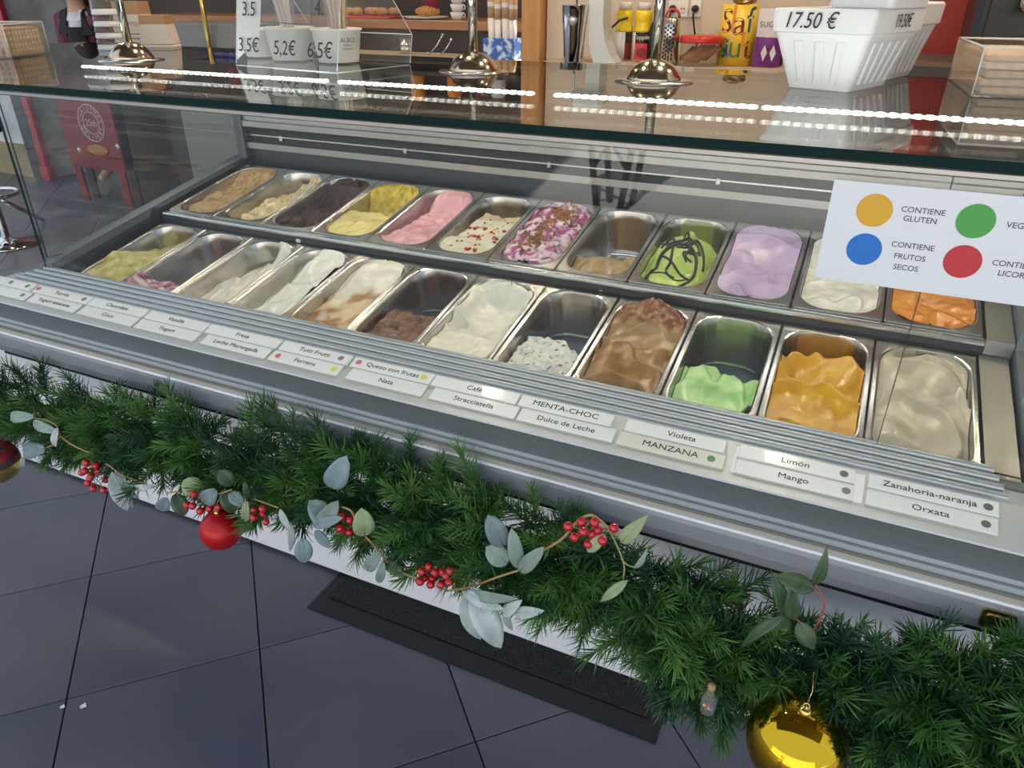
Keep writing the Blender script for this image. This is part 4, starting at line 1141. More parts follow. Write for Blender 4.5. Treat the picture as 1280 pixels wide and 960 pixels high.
mat('bronze_chrome', (.60, .50, .38), .16, 1.)
posts()
e = empty('upper_shelf', (.9, .34, GT + .4605), None, 'clear glass upper shelf carried on the chrome poles', 'shelf')
mb = MB().box((0, 0, .005), (2.7, .26, .009))
for i in range(6): mb.m[i] = 0 if i < 2 else 1
obj('pane', mb, ['glass_top', 'glass_edge'], e)

# price holder: bent acrylic with prices
A_, B_ = at_z(295, 81, GT), at_z(421, 91, GT)
xd = (B_ - A_); HW = xd.length; ang = math.atan2(xd.y, xd.x)
e = empty('price_holder', A_ + Vector((0, 0, .0005)), (0, 0, ang), 'clear acrylic price holder with ice cream tub prices in black figures', 'sign holder')
prof = [(0, 0), (.075, .34), (.085, .34), (.30, .075), (.285, .0)]
def plate(name, p, q, m='acrylic', x0=0., x1=None, th=.003):
    x1 = HW if x1 is None else x1
    d = Vector((0, q[0] - p[0], q[1] - p[1])); n = d.cross(Vector((1, 0, 0))).normalized() * th
    a, b = Vector((x0, *p)), Vector((x1, *p))
    v = [a, b, b + d, a + d]; mb = MB(); mb.add(v + [k + n for k in v], [(0, 1, 2, 3), (4, 7, 6, 5), (0, 4, 5, 1), (1, 5, 6, 2), (2, 6, 7, 3), (3, 7, 4, 0)])
    for i in range(2, 6): mb.m[i] = 1
    return obj(name, mb, [m, 'acrylic_edge'], e)
plate('base_plate', (.0, .0), (.285, .0)); plate('front_plate', (0, .003), (.075, .34)); plate('back_lip', (.285, .003), (.30, .075)); plate('back_plate', (.30, .075), (.085, .34))
fn = Vector((0, -.34, .075)).normalized()
def fpl(px, py):                                  # point on front plate from pixel
    n = Matrix.Rotation(ang, 3, 'Z') @ fn
    return at_pl(px, py, A_ + Vector((0, 0, .0005)), n)
xdn = xd.normalized(); nW = Matrix.Rotation(ang, 3, 'Z') @ fn
mb = MB(); mb.prism([(.002, .012), (.085, .012), (.075, .30), (.002, .30)], 'x', .0, .001)
for t, px, py, sz in (('3.5', 311, 12, .050), ('4.', 399, 11, .050), ('3.5€', 311, 57, .050), ('5,2€', 356, 61, .050), ('6.5€', 400, 64, .054)):
    text('price', t, sz, 'ink', fpl(px, py), xdn, nW, e, off=.0006, width=.92)
# white paper in the left part, thin frame of the middle card
Ri = Matrix.Rotation(-ang, 3, 'Z')
def inl(px, py, back=.006): return Ri @ (fpl(px, py) - nW * back - e.location)
a, b, c, d = inl(294, -40), inl(325, -40), inl(322, 48), inl(294, 74)
obj('white_paper', MB().add([a, b, c, d] + [q + Vector((0, .0008, 0)) for q in (a, b, c, d)], [(0, 1, 2, 3), (7, 6, 5, 4), (0, 4, 5, 1), (1, 5, 6, 2), (2, 6, 7, 3), (3, 7, 4, 0)]), 'plastic_white', e)
a, b, c, d = inl(325, -45), inl(387, -45), inl(387, 30), inl(325, 27)
for p, q in ((a, d), (b, c), (d, c)): obj('card_frame', MB().tube([p, q], .0012, 6), 'ink', e)

def tub(px, py, lab, letter=False, fill=True, s=1.):
    P = at_z(px, py, GT + .0042)
    t = empty('ice_cream_tub', P, None, lab, 'tub', 'paper tubs in the price holder')
    obj('cup', MB().lathe((0, 0, 0), [(.001, 0), (.056 * s, 0), (.057 * s, .003), (.068 * s, .080 * s), (.0715 * s, .081 * s), (.072 * s, .086 * s), (.069 * s, .087 * s), (.066 * s, .083 * s), (.056 * s, .02)], 36), 'plastic_white', t)
    if letter:
        dv = (CAM - P); dv.z = 0; dv.normalize()
        side = Vector((0, 0, 1)).cross(dv)
        for q, (s_, sz, zz) in enumerate((('ALBO', .017, .058), ('helados', .008, .046), ('artesanos', .008, .037))):
            dd = (dv + side * .45).normalized()
            text('lettering', s_, sz, 'dot_grey', P + dd * .0652 * s + Vector((0, 0, zz)), Vector((0, 0, 1)).cross(dd), dd, t, off=.0012)
    return t, P
t, P = tub(424, 77, 'white paper ice cream tub with grey lettering and a wrapped spoon bundle', True)
def bundle(P, n, h, lab, rr_=.02, lean=(0, 0), m='wafer_light'):
    b = empty('spoon_bundle', P, None, lab, 'spoons', 'wrapped spoon bundles')
    for k in range(n):
        a = k * 2.4; r = rr_ * math.sqrt((k + .5) / n)
        x, y = r * math.cos(a), r * math.sin(a)
        obj('spoon', MB().tube([(x * .5, y * .5, 0), (x * .8 + lean[0] * .5, y * .8, h * .5), (x * 1.4 + lean[0], y * 1.4 + lean[1], h)], [.004, .005, .007], 6), m, b)
    obj('wrapper', MB().lathe((lean[0] * .5, 0, 0), [(rr_ * .8, .002), (rr_ * 1.1, h * .3), (rr_ * 1.5, h * .7), (rr_ * 1.9, h * 1.02)], 16, caps=False), 'film', b)
bundle(P + Vector((.008, 0, .012)), 9, .20, 'clear wrapped bundle of pale spoons in the lettered tub', .022)
t, P2 = tub(366, 74, 'white paper tub behind the middle price holding a spoon bundle')
bundle(P2 + Vector((.002, 0, .012)), 8, .2, 'clear wrapped bundle of pale spoons in the middle tub', .02, (-.02, 0), 'cup_paper')
t, P3 = tub(330, 70, 'short white paper tub partly behind the white price paper', s=.9)

# marker pen
a, b = at_z(270, 68, GT + .006), at_z(299, 70, GT + .006)
e = empty('marker_pen', a, None, 'purple marker pen lying on the glass beside the price holder', 'pen')
obj('barrel', MB().tube([(0, 0, 0), (b - a) * .62], .0062, 12), 'purple', e); obj('cap', MB().tube([(b - a) * .6, b - a], .007, 12), 'purple', e)

# clear boxes of wafers
def wafer_box(P, yaw, lx, ly, h, lab, tall):
    e = empty('wafer_box', P, (0, 0, yaw), lab, 'box', 'clear boxes of wafers')
    t = .003
    for c, d in (((lx / 2, t / 2, h / 2), (lx, t, h)), ((lx / 2, ly - t / 2, h / 2), (lx, t, h)), ((t / 2, ly / 2, h / 2), (t, ly, h)), ((lx - t / 2, ly / 2, h / 2), (t, ly, h)), ((lx / 2, ly / 2, t / 2), (lx, ly, t))):
        obj('side' if d[2] == h else 'bottom', MB().box(c, d), 'acrylic_box', e)
    rim = [(t / 2, t / 2, h), (lx - t / 2, t / 2, h), (lx - t / 2, ly - t / 2, h), (t / 2, ly - t / 2, h), (t / 2, t / 2, h)]
    for k in range(4): obj('rim', MB().tube([rim[k], rim[k + 1]], .0026, 6), 'acrylic_edge', e)
    for p in rim[:4]: obj('corner', MB().tube([(p[0], p[1], .003), (p[0], p[1], h)], .0018, 6), 'acrylic_edge', e)
    return e
def in_box(P, yaw, q): return P + Matrix.Rotation(yaw, 3, 'Z') @ Vector(q)
c0, c1 = at_z(15, 74, GT), at_z(64, 67, GT)
dv = c1 - c0; yaw = math.atan2(dv.y, dv.x) 
LX = dv.length
# local x runs from the front corner along the right-hand face; the other face runs to the left
P = c0 + Vector((0, 0, .0006))
yw = yaw
wb = wafer_box(P, yw, LX, .26, .092, 'clear acrylic box of waffle pieces at the end of the top glass', True)
wm = MB()
wm.box((0, 0, 0), (LX - .02, .006, .074), bev=.001)
n1, n2 = 10, 4
for a in range(n1):
    for b in range(n2):
        cx, cz = -(LX - .03) / 2 + (a + .5) * (LX - .03) / n1, -.033 + (b + .5) * .066 / n2
        for sy in (-1, 1):
            r_ = .0075
            wm.add([(cx - r_, sy * .003, cz), (cx, sy * .003, cz - r_), (cx + r_, sy * .003, cz), (cx, sy * .003, cz + r_), (cx, sy * .0075, cz)], [(0, 1, 4), (1, 2, 4), (2, 3, 4), (3, 0, 4)])
for q in range(len(wm.m)):
    if len(wm.f[q]) == 3 and q > 30: wm.m[q] = 1
wme = wm.mesh('waffle', ['wafer', 'wafer_stud'])
for k in range(13):
    o_ = link('waffle', wme, None, in_box(P, yw, (LX / 2, .016 + k * .0182, .042)), (0, 0, yw))
    tag(o_, 'golden waffle slab with studded faces packed in the clear box', 'waffle', 'waffles in the end box')
c0, c1, c2 = at_z(1180, 96, GT), at_z(1213, 121, GT), at_z(1290, 126, GT)
P = Vector((c1.x, c1.y, GT + .0006)); yw = .06
DY = .36
wb = wafer_box(P, yw, .34, DY, .090, 'clear acrylic box of stacked cream wafers beside the foam boxes', True)
for k in range(5):
    o_ = MB().box((0, 0, 0), (.31, DY - .03, .0135), bev=.003)
    rnd2 = random.Random(k)
    o_ = obj('wafer', o_, 'wafer_light' if k < 4 else 'wafer', None, in_box(P, yw, (.17 + rnd2.uniform(-.003, .003), DY / 2, .0105 + k * .0152)), (0, 0, yw))
    tag(o_, ('lowest pale wafer layer', 'second lowest pale wafer layer', 'middle pale wafer layer', 'pale wafer layer just under the golden one', 'golden top wafer layer')[k] + ' in the clear box beside the foam boxes', 'wafer', 'wafers in the clear box')

# styrofoam take-away boxes
def styro(P, yaw, wb_, wt, lb, lt, h, lab, texts=()):
    e = empty('foam_box', P, (0, 0, yaw), lab, 'foam box', 'white foam ice cream boxes')
    def ring(w_, l_, z, r=.016): return [(x, y, z) for x, y in rr(w_ / 2, l_ / 2, r, 5)]
    def at(t): return wb_ + (wt - wb_) * t, lb + (lt - lb) * t
    L_ = [ring(*at(0), 0, .012), ring(*at(.03), h * .02), ring(*at(.95), h * .70), ring(at(.95)[0] + .012, at(.95)[1] + .012, h * .72), ring(wt + .014, lt + .014, h * .97), ring(wt + .004, lt + .004, h, .014)]
    mb = MB(); n = len(L_[0])
    for l in L_: mb.v += [Vector(p) for p in l]
    for i in range(len(L_) - 1):
        for k in range(n): mb.f.append([i * n + k, i * n + (k + 1) % n, (i + 1) * n + (k + 1) % n, (i + 1) * n + k]); mb.m.append(0); mb.sm.append(i in (0, 4))
    mb.f.append(list(range(n))[::-1]); mb.m.append(0); mb.sm.append(False)
    mb.f.append([(len(L_) - 1) * n + k for k in range(n)]); mb.m.append(0); mb.sm.append(False)
    obj('shell', mb, 'styro', e)
    # moulded ribs on front and sides
    for face in ('f', 'r'):
        cnt = 3 if face == 'f' else 5
        for q in range(cnt):
            P_ = []
            for t in (.12, .82):
                w_, l_ = at(t)
                if face == 'f': P_.append(Vector(((q - 1) * w_ * .24, -l_ / 2 - .0006, h * (.02 + .68 * (t - .03) / .92))))
                else: P_.append(Vector((w_ / 2 + .0006, (q - 2) * l_ * .16, h * (.02 + .68 * (t - .03) / .92))))
            s_ = Vector((.009, 0, 0)) if face == 'f' else Vector((0, .010, 0))
            o_ = Vector((0, -.005, 0)) if face == 'f' else Vector((.005, 0, 0))
            a, b = P_
            mb = MB(); mb.add([a - s_, a + s_, b + s_, b - s_, a - s_ * .6 + o_, a + s_ * .6 + o_, b + s_ * .6 + o_ * .6, b - s_ * .6 + o_ * .6],
                              [(4, 5, 6, 7), (0, 1, 5, 4), (1, 2, 6, 5), (2, 3, 7, 6), (3, 0, 4, 7)])
            obj('rib', mb, 'styro', e)
    Rz = Matrix.Rotation(yaw, 3, 'Z')
    for s_, face, dx, sz in texts:
        if face == 'f': Pt, xd_, nd_ = Vector((dx, -lt / 2 - .0085, h * .85)), Vector((1, 0, 0)), Vector((0, -1, .0))
        else: Pt, xd_, nd_ = Vector((wt / 2 + .0085, dx, h * .85)), Vector((0, 1, 0)), Vector((1, 0, 0))
        text('price', s_, sz, 'ink', Vector(P) + Rz @ Pt, Rz @ xd_, Rz @ nd_, e, off=.001, shear=.2, width=.85)
    return e
b0, b1 = at_z(985, 109, GT), at_z(1057, 116, GT)
dv = b1 - b0; yw = math.atan2(dv.y, dv.x) + .05
ctr = (b0 + b1) / 2 + Matrix.Rotation(yw, 3, 'Z') @ Vector((0, .10, 0))
styro(Vector((ctr.x, ctr.y, GT + .0004)), yw, .135, .205, .20, .27, .155, 'white foam ice cream box marked 17.50 € on its front', (('17.50 €', 'f', -.02, .042), ('19.50€', 'r', .0, .036)))
ctrB = ctr + Matrix.Rotation(yw, 3, 'Z') @ Vector((-.035, .285, 0))
styro(Vector((ctrB.x, ctrB.y, GT + .0004)), yw + .04, .12, .18, .18, .24, .165, 'white foam ice cream box standing behind the 17.50 € box')
ctrC = ctr + Matrix.Rotation(yw, 3, 'Z') @ Vector((.045, .03, 0))
styro(Vector((ctrC.x, ctrC.y, GT + .1558)), yw, .125, .20, .20, .26, .18, 'white foam ice cream box stacked on top of the 17.50 € box')

# stacks of paper trays and cups at the back of the glass, left
def tray_stack(px, py, wpx, n, lab, hpx, m2='kraft'):
    P = at_z(px, py, GT); k = mpp(P); W_ = wpx * k; H_ = hpx * k
    P.y = min(P.y, .71 - W_ * .35)
    e = empty('paper_tray_stack', (P.x, P.y, GT + .0005), (0, 0, .42), lab, 'paper trays', 'stacked paper trays')
    z = 0
    lh = H_ * .1
    for q in range(n):
        w0 = W_ * (1 - .03 * q)
        obj('tray', MB().prism([(-w0 / 2, z), (w0 / 2, z), (w0 / 2 * .97, z + lh * .85), (-w0 / 2 * .97, z + lh * .85)], 'y', -W_ * .35, W_ * .35), 'cup_paper', e); z += lh
    w0 = W_ * (1 - .03 * n); w1 = w0 * .82; zt = H_ * .72
    obj('top_tray', MB().prism([(-w0 / 2, z), (w0 / 2, z), (w1 / 2, zt), (-w1 / 2, zt)], 'y', -W_ * .34, W_ * .34), 'cup_paper', e)
    obj('kraft_base', MB().prism([(-w1 / 2, zt), (w1 / 2, zt), (w1 / 2 * .96, H_), (-w1 / 2 * .96, H_)], 'y', -W_ * .34, W_ * .34), m2, e)
    return e
e = tray_stack(174, 58, 44, 3, 'taller stack of pale paper trays with kraft tops near the end pole', 50)
text('lettering', 'GELATO', .018, 'kraft', e.location + Matrix.Rotation(.42, 3, 'Z') @ Vector((0, -.34 * 46 * mpp(e.location), .075)), (math.cos(.42), math.sin(.42), 0), (math.sin(.42), -math.cos(.42), 0), e, off=.004)
tray_stack(236, 56, 38, 1, 'lower stack of paper trays with kraft tops', 34)
P = at_z(143, 62, GT); 
e = empty('cup_stack', (P.x, P.y, GT + .0005), None, 'nested translucent plastic cups stacked beside the paper trays', 'cups')
for q in range(7):
    obj('cup', MB().lathe((0, 0, q * .018), [(.050 - .001 * q, 0), (.0515 - .001 * q, .003), (.048 - .001 * q, .017)], 24), 'acrylic_box' if q % 2 else 'plastic_white', e)
obj('top_cup', MB().lathe((0, 0, .126), [(.044, 0), (.036, .045), (.001, .046)], 24, caps=False), 'acrylic_box', e)

# ================================================================== PERSON behind the counter
NP = at_y(97, 14, 3.0)                        # base of the throat
def skin_fig(name, parent, m, verts, edges, radii, root, lev=2):
    me = bpy.data.meshes.new(name); me.from_pydata(verts, edges, []); me.update()
    o = link(name, me, parent); me.materials.append(MATS[m])
    sk = o.modifiers.new('skin', 'SKIN'); sk.use_smooth_shade = True
    for k, r in enumerate(radii):
        v = me.skin_vertices[0].data[k]; v.radius = r if isinstance(r, tuple) else (r, r); v.use_root = (k == root)
    sb = o.modifiers.new('sub', 'SUBSURF'); sb.levels = lev; sb.render_levels = lev
    return o
per = empty('person', (NP.x, NP.y, 0), (0, 0, .35), 'person in a maroon jacket, white collared shirt and black apron behind the counter', 'person')
zn = NP.z                                       # throat height about 1.39
s = zn / 1.40
body_v = [(0, 0, .92), (0, .01, 1.08), (0, .015, 1.24), (0, .02, 1.36), (0, .012, 1.43), (0, -.01, 1.50), (0, -.015, 1.575), (0, -.01, 1.64),
          (.09, 0, .88), (.10, -.005, .48), (.10, .01, .08), (.105, -.12, .035), (-.09, 0, .88), (-.10, -.005, .48), (-.10, .01, .08), (-.105, -.12, .035),
          (.165, .02, 1.345), (.20, .03, 1.08), (.19, -.10, .93), (.17, -.18, .91), (-.165, .02, 1.345), (-.20, .03, 1.08), (-.19, -.10, .93), (-.17, -.18, .91)]
body_v = [(x * s, y * s, z * s) for x, y, z in body_v]
body_e = [(0, 1), (1, 2), (2, 3), (3, 4), (4, 5), (5, 6), (6, 7), (0, 8), (8, 9), (9, 10), (10, 11), (0, 12), (12, 13), (13, 14), (14, 15), (3, 16), (16, 17), (17, 18), (18, 19), (3, 20), (20, 21), (21, 22), (22, 23)]
body_r = [(.14, .10), (.12, .09), (.14, .10), (.10, .075), .052, (.062, .07), (.072, .085), (.06, .07), .085, .058, .04, .035, .085, .058, .04, .035, .05, .042, .034, .026, .05, .042, .034, .026]
skin_fig('body', per, 'skin', body_v, body_e, body_r, 0)
jk = [0, 1, 2, 3, 16, 17, 18, 20, 21, 22]
jr = [(.155, .115), (.14, .108), (.162, .122), (.118, .09), .07, .062, .05, .07, .062, .05]
skin_fig('jacket', per, 'jacket', [body_v[k] for k in jk], [(0, 1), (1, 2), (2, 3), (3, 4), (4, 5), (5, 6), (3, 7), (7, 8), (8, 9)], jr, 0)
tk = [0, 8, 9, 10, 12, 13, 14]
skin_fig('trousers', per, 'trousers', [body_v[k] for k in tk], [(0, 1), (1, 2), (2, 3), (0, 4), (4, 5), (5, 6)], [(.15, .11), .10, .072, .06, .10, .072, .06], 0)
# shirt front, collar, apron, hair, face
def arc(w0, w1, z0, z1, y0, y1, m, name, n=8, th=.004):
    mb = MB(); vs_ = []
    for r_, (wd, z, yy) in enumerate(((w0, z0, y0), (w1, z1, y1))):
        for k in range(n + 1):
            a = -1 + 2 * k / n; vs_.append(Vector((wd * a, yy + .03 * a * a, z)) * s)
    vs2 = [v + Vector((0, th, 0)) for v in vs_]; o_ = len(vs_)
    fs = [(k, k + 1, n + 2 + k, n + 1 + k) for k in range(n)] + [(o_ + k, o_ + n + 1 + k, o_ + n + 2 + k, o_ + k + 1) for k in range(n)]
    fs += [(k, o_ + k, o_ + k + 1, k + 1) for k in range(n)] + [(n + 1 + k, n + 2 + k, o_ + n + 2 + k, o_ + n + 1 + k) for k in range(n)]
    mb.add(vs_ + vs2, fs, 0, True); return obj(name, mb, m, per)
arc(.075, .062, 1.22, 1.395, -.125, -.075, 'shirt', 'shirt_front')
arc(.125, .085, .62, 1.285, -.135, -.135, 'apron', 'apron')
for sg in (-1, 1):
    mb = MB(); q = [Vector((sg * .002, -.098, 1.325)), Vector((sg * .062, -.088, 1.335)), Vector((sg * .075, -.01, 1.425)), Vector((sg * .05, -.03, 1.435)), Vector((sg * .03, -.072, 1.375))]
    q = [v * s for v in q]; mb.add(q + [v + Vector((0, .006, -.003)) for v in q], [(0, 1, 2, 3, 4), (9, 8, 7, 6, 5)] + [(k, (k + 1) % 5, 5 + (k + 1) % 5, 5 + k) for k in range(5)]); obj('collar', mb, 'shirt', per)
    mb = MB(); q = [Vector((sg * .066, -.128, 1.22)), Vector((sg * .15, -.10, 1.23)), Vector((sg * .135, -.04, 1.40)), Vector((sg * .072, .0, 1.435)), Vector((sg * .066, -.07, 1.39))]
    q = [v * s for v in q]; mb.add(q + [v + Vector((0, .008, -.003)) for v in q], [(0, 1, 2, 3, 4), (9, 8, 7, 6, 5)] + [(k, (k + 1) % 5, 5 + (k + 1) % 5, 5 + k) for k in range(5)]); obj('lapel', mb, 'trousers', per)
    obj('eye', MB().sphere(Vector((sg * .03, -.095, 1.585)) * s, .011 * s, 8), 'snow', per)
    obj('ear', MB().sphere(Vector((sg * .076, -.01, 1.565)) * s, .024 * s, 8, sc=(.4, .8, 1.2)), 'skin', per)
obj('nose', MB().lathe(Vector((0, -.098, 1.535)) * s, [(.016, 0), (.013, .02), (.006, .045)], 10), 'skin', per)
obj('mouth', MB().sphere(Vector((0, -.09, 1.508)) * s, .02 * s, 8, sc=(1, .4, .3)), 'lid_red', per)
obj('hair', MB().sphere(Vector((0, .012, 1.60)) * s, .098 * s, 14, sc=(.95, 1.05, 1.05)), 'hair', per)
obj('hair_back', MB().lathe(Vector((0, .06, 1.30)) * s, [(.02, 0), (.05, .05), (.065, .15), (.07, .28)], 14), 'hair', per)

# ================================================================== BACK SHELF (beige wall)
SZ = at_y(870, 80, 2.12).z
e = empty('wall_shelf', (1.0, 2.12, SZ), None, 'beige shelf along the cream wall behind the counter', 'shelf')
xl = at_y(683, 80, 2.0).x
obj('board', MB().box(((xl + 1.85) / 2 - 1.0, .0, -.02), (1.85 - xl, .34, .038), bev=.003), 'shelf_beige', e)
obj('front_panel', MB().box(((xl + 1.85) / 2 - 1.0, .02, -.66), (1.85 - xl, .28, 1.07)), 'beige', e)
def on_shelf(px, Y=2.1):
    P = at_y(px, 80, Y); P.z = SZ; return P
KS = mpp(on_shelf(850))
def facing(P):
    d = CAM - Vector(P); d.z = 0; d.normalize(); return d, Vector((0, 0, 1)).cross(d)
def bottle(px, lab, red):
    P = on_shelf(px, 2.17); r = 11.5 * KS; h = 70 * KS
    e = empty('syrup_bottle', P, None, lab, 'bottle', 'topping bottles on the shelf')
    obj('lower_body', MB().lathe((0, 0, .0005), [(.001, 0), (r, 0), (r, h * .48)], 24), 'btl_white', e)
    obj('upper_body', MB().lathe((0, 0, h * .48), [(r, 0), (r, h * .04), (r * .86, h * .14), (r * .88, h * .18), (r * .98, h * .26), (r * .9, h * .34), (r * .5, h * .37)], 24), 'btl_yellow', e)
    obj('cap', MB().lathe((0, 0, h * .845), [(r * .72, 0), (r * .72, h * .11), (r * .62, h * .12), (.001, h * .12)], 18), 'btl_cap', e)
    d, sd_ = facing(P)
    an = math.atan2(d.y, d.x)
    def patch(z0, z1, a0, a1, m, nm, k=1.02):
        vs_ = []; n = 8
        for z in (z0, z1):
            for q in range(n + 1):
                a = an + a0 + (a1 - a0) * q / n; vs_.append((r * k * math.cos(a), r * k * math.sin(a), z))
        mb = MB(); mb.add(vs_, [(q, q + 1, n + 2 + q, n + 1 + q) for q in range(n)], 0, True); return obj(nm, mb, m, e)
    if red:
        patch(h * .30, h * .48, -.8, .8, 'lab_black', 'label_top'); patch(.004, h * .30, -.8, .8, 'lab_red', 'label_bottom')
        text('lettering', 'Topping', .026, 'plastic_white', P + d * r * 1.03 + Vector((0, 0, h * .40)), sd_, d, e, off=.002, shear=.2)
        disc('fruit_print', .022, 'lab_maroon', P + d * r * 1.03 + Vector((0, 0, h * .15)), sd_, d, e, off=.001); 
    else:
        patch(h * .30, h * .48, .2, 1.3, 'lab_black', 'label_top'); patch(.004, h * .30, .2, 1.3, 'lab_maroon', 'label_bottom')
bottle(777, 'yellow and white syrup bottle with maroon label beside the mixer', False)
bottle(800, 'yellow and white topping bottle with black and red strawberry label', True)
# dark bottle behind the pole
P = on_shelf(816, 2.16)
e = empty('dark_bottle', P, None, 'dark glass bottle behind the topping bottles', 'bottle')
obj('body', MB().lathe((0, 0, .0005), [(.001, 0), (9 * KS, 0), (9 * KS, 36 * KS), (4 * KS, 48 * KS), (4 * KS, 58 * KS)], 20), 'black_plastic', e)
obj('cap', MB().lathe((0, 0, 58 * KS), [(4.4 * KS, 0), (4.4 * KS, 6 * KS)], 14), 'black_plastic', e)
# grater
P = on_shelf(835, 2.03)
e = empty('cone_grater', P, None, 'steel grater with rows of holes and a red handle', 'grater')
d, sd_ = facing(P)
obj('body', MB().lathe((0, 0, .0005), [(12 * KS, 0), (9.5 * KS, 50 * KS), (8 * KS, 52 * KS)], 28), 'steel', e)
hm = MB().sphere((0, 0, 0), 1.3 * KS, 6).mesh('hole', 'blackgap')
an = math.atan2(d.y, d.x)
for a in range(4):
    for b in range(9):
        t = (b + 1 + .5 * (a % 2)) / 11; r = (12 - 2.5 * t) * KS
        link('hole', hm, e, (r * math.cos(an - .7 + a * .32), r * math.sin(an - .7 + a * .32), t * 50 * KS))
obj('handle', MB().tube([Vector((0, 0, 52 * KS)) + sd_ * (8 * KS * math.cos(t)) + Vector((0, 0, 9 * KS * math.sin(t))) for t in [math.pi * k / 8 for k in range(9)]], 1.6 * KS, 8), 'lid_red', e)
# jar of wafer sticks
P = on_shelf(873, 2.06)
e = empty('wafer_jar', P, None, 'clear round jar with a red lid full of wafer sticks', 'jar')
R_ = 24 * KS
obj('jar', MB().lathe((0, 0, .0005), [(.001, 0), (R_ * .94, 0), (R_, .006), (R_, 25 * KS)], 32, caps=False), 'acrylic_box', e)
obj('lid', MB().lathe((0, 0, 25 * KS), [(.001, 0), (R_ * 1.05, 0), (R_ * 1.06, 1 * KS), (R_ * 1.06, 6 * KS), (R_ * .98, 8 * KS), (.001, 8 * KS)], 32), 'lid_red', e)
sm_ = MB().tube([(-.055, 0, 0), (.055, 0, 0)], .0064, 8).mesh('wafer_stick', 'stick')
rj = random.Random(5)
d, sd_ = facing(P)
for k in range(27):
    lay, col = k // 9, k % 9
    c_ = sd_ * ((col - 4) * .0135) + d * ((.045, .02, -.01)[lay]) + Vector((0, 0, .048))
    ax = (sd_ * .62 + Vector((0, 0, .55)) + d * rj.uniform(-.05, .05)).normalized()
    if abs(col - 4) == 4: c_ -= d * .02
    o_ = link('wafer_stick', sm_, None, P + c_, ax.to_track_quat('X', 'Z').to_euler())
    o_.scale = (.68 if abs(col - 4) > 2 else .9, 1, 1)
    tag(o_, 'brown wafer stick inside the red lidded jar', 'wafer stick', 'wafer sticks in the jar')
# yellow tin with coloured letters
P = on_shelf(917, 2.16)
e = empty('yellow_tin', P, None, 'tall yellow tin printed with big coloured letters', 'tin')
R_ = 21.5 * KS; h = 66 * KS
obj('can', MB().lathe((0, 0, .0005), [(.001, 0), (R_, 0), (R_, h), (R_ * .96, h), (R_ * .96, h * .98), (.001, h * .98)], 36), 'tin_yellow', e)
d, sd_ = facing(P); an = math.atan2(d.y, d.x)
for ch, a, z, sz, m in (('S', -.72, .72, .14, 'p_maroon'), ('l', -.30, .76, .16, 'p_orange'), ('a', .05, .70, .15, 'p_maroon'), ('f', .62, .74, .15, 'p_blue'), ('S', -.85, .28, .13, 'p_green'), ('t', -.46, .32, .14, 'p_blue'), ('u', -.05, .30, .13, 'p_green'), ('l', .32, .34, .14, 'p_orange'), ('t', .68, .30, .14, 'lab_maroon')):
    me = text_mesh('letter', ch, sz * .95, extrude=.0004); me.materials.clear(); me.materials.append(MATS[m])
    for v in me.vertices:                          # wrap the print round the can
        aa = an + a + v.co.x / R_; zz = h * z + v.co.y; rad = R_ * 1.004 + v.co.z
        v.co = (rad * math.cos(aa), rad * math.sin(aa), max(.004, min(h - .002, zz)))
    link('letter', me, e)
mb = MB()
mb.sphere((0, 0, 0), 14 * KS, 12, sc=(1, .8, .42))
for v in mb.v: v += v.normalized() * (nz(v.x * 60, v.y * 60, v.z * 60) * .014)
for q in range(len(mb.sm)): mb.sm[q] = False
tag(obj('foil_bag', mb, 'foil', None, P + Vector((.01, 0, h + 5.5 * KS))), 'crumpled coppery foil bag lying on the yellow tin', 'bag')
# purple and white bag
P = on_shelf(957, 2.1)
e = empty('snack_bag', P, None, 'white and purple plastic bag standing beside the yellow tin', 'bag')
d, sd_ = facing(P)
def pillow(z0, z1, m, nm, w_=15.5):
    mb = MB(); n = 10; k = 8
    for side in (1, -1):
        vs_, fs = [], []
        for j in range(k + 1):
            zz = z0 + (z1 - z0) * j / k
            for i in range(n + 1):
                a = -1 + 2 * i / n; bul = (1 - a * a) * 8 * KS * math.sin(math.pi * min(1, .12 + zz / (62 * KS) * .86)) + .0008
                vs_.append(sd_ * (a * w_ * KS) + d * side * bul + Vector((0, 0, zz + nz(a * 3, zz * 20, side) * .003 + .002)))
        for j in range(k):
            for i in range(n): fs.append((j * (n + 1) + i, j * (n + 1) + i + 1, (j + 1) * (n + 1) + i + 1, (j + 1) * (n + 1) + i))
        mb.add(vs_, fs, 0, True)
    return obj(nm, mb, m, e)
pillow(0, 32 * KS, 'bag_purple', 'lower_print'); pillow(32 * KS, 62 * KS, 'bag_white', 'upper_film')
for dx in (-4, 6): 
    q = P + d * 9.2 * KS + sd_ * dx * KS + Vector((0, 0, 16 * KS)); disc('print_panel', 3.6 * KS, 'bag_white', q, sd_, d, e, off=.001, ry=9 * KS, n=4)
text('lettering', 'SUGAR', .03, 'ink', P + d * 7.5 * KS + Vector((0, 0, 46 * KS)), sd_, d, e, off=.004)
P = on_shelf(968, 2.2)
e = empty('black_jar', P, None, 'black jar behind the purple bag', 'jar')
obj('body', MB().lathe((0, 0, .0005), [(.001, 0), (9 * KS, 0), (9 * KS, 34 * KS), (7 * KS, 38 * KS)], 20), 'black_plastic', e); obj('lid', MB().lathe((0, 0, 38 * KS), [(7.4 * KS, 0), (7.4 * KS, 5 * KS), (.001, 5.2 * KS)], 20), 'black_plastic', e)
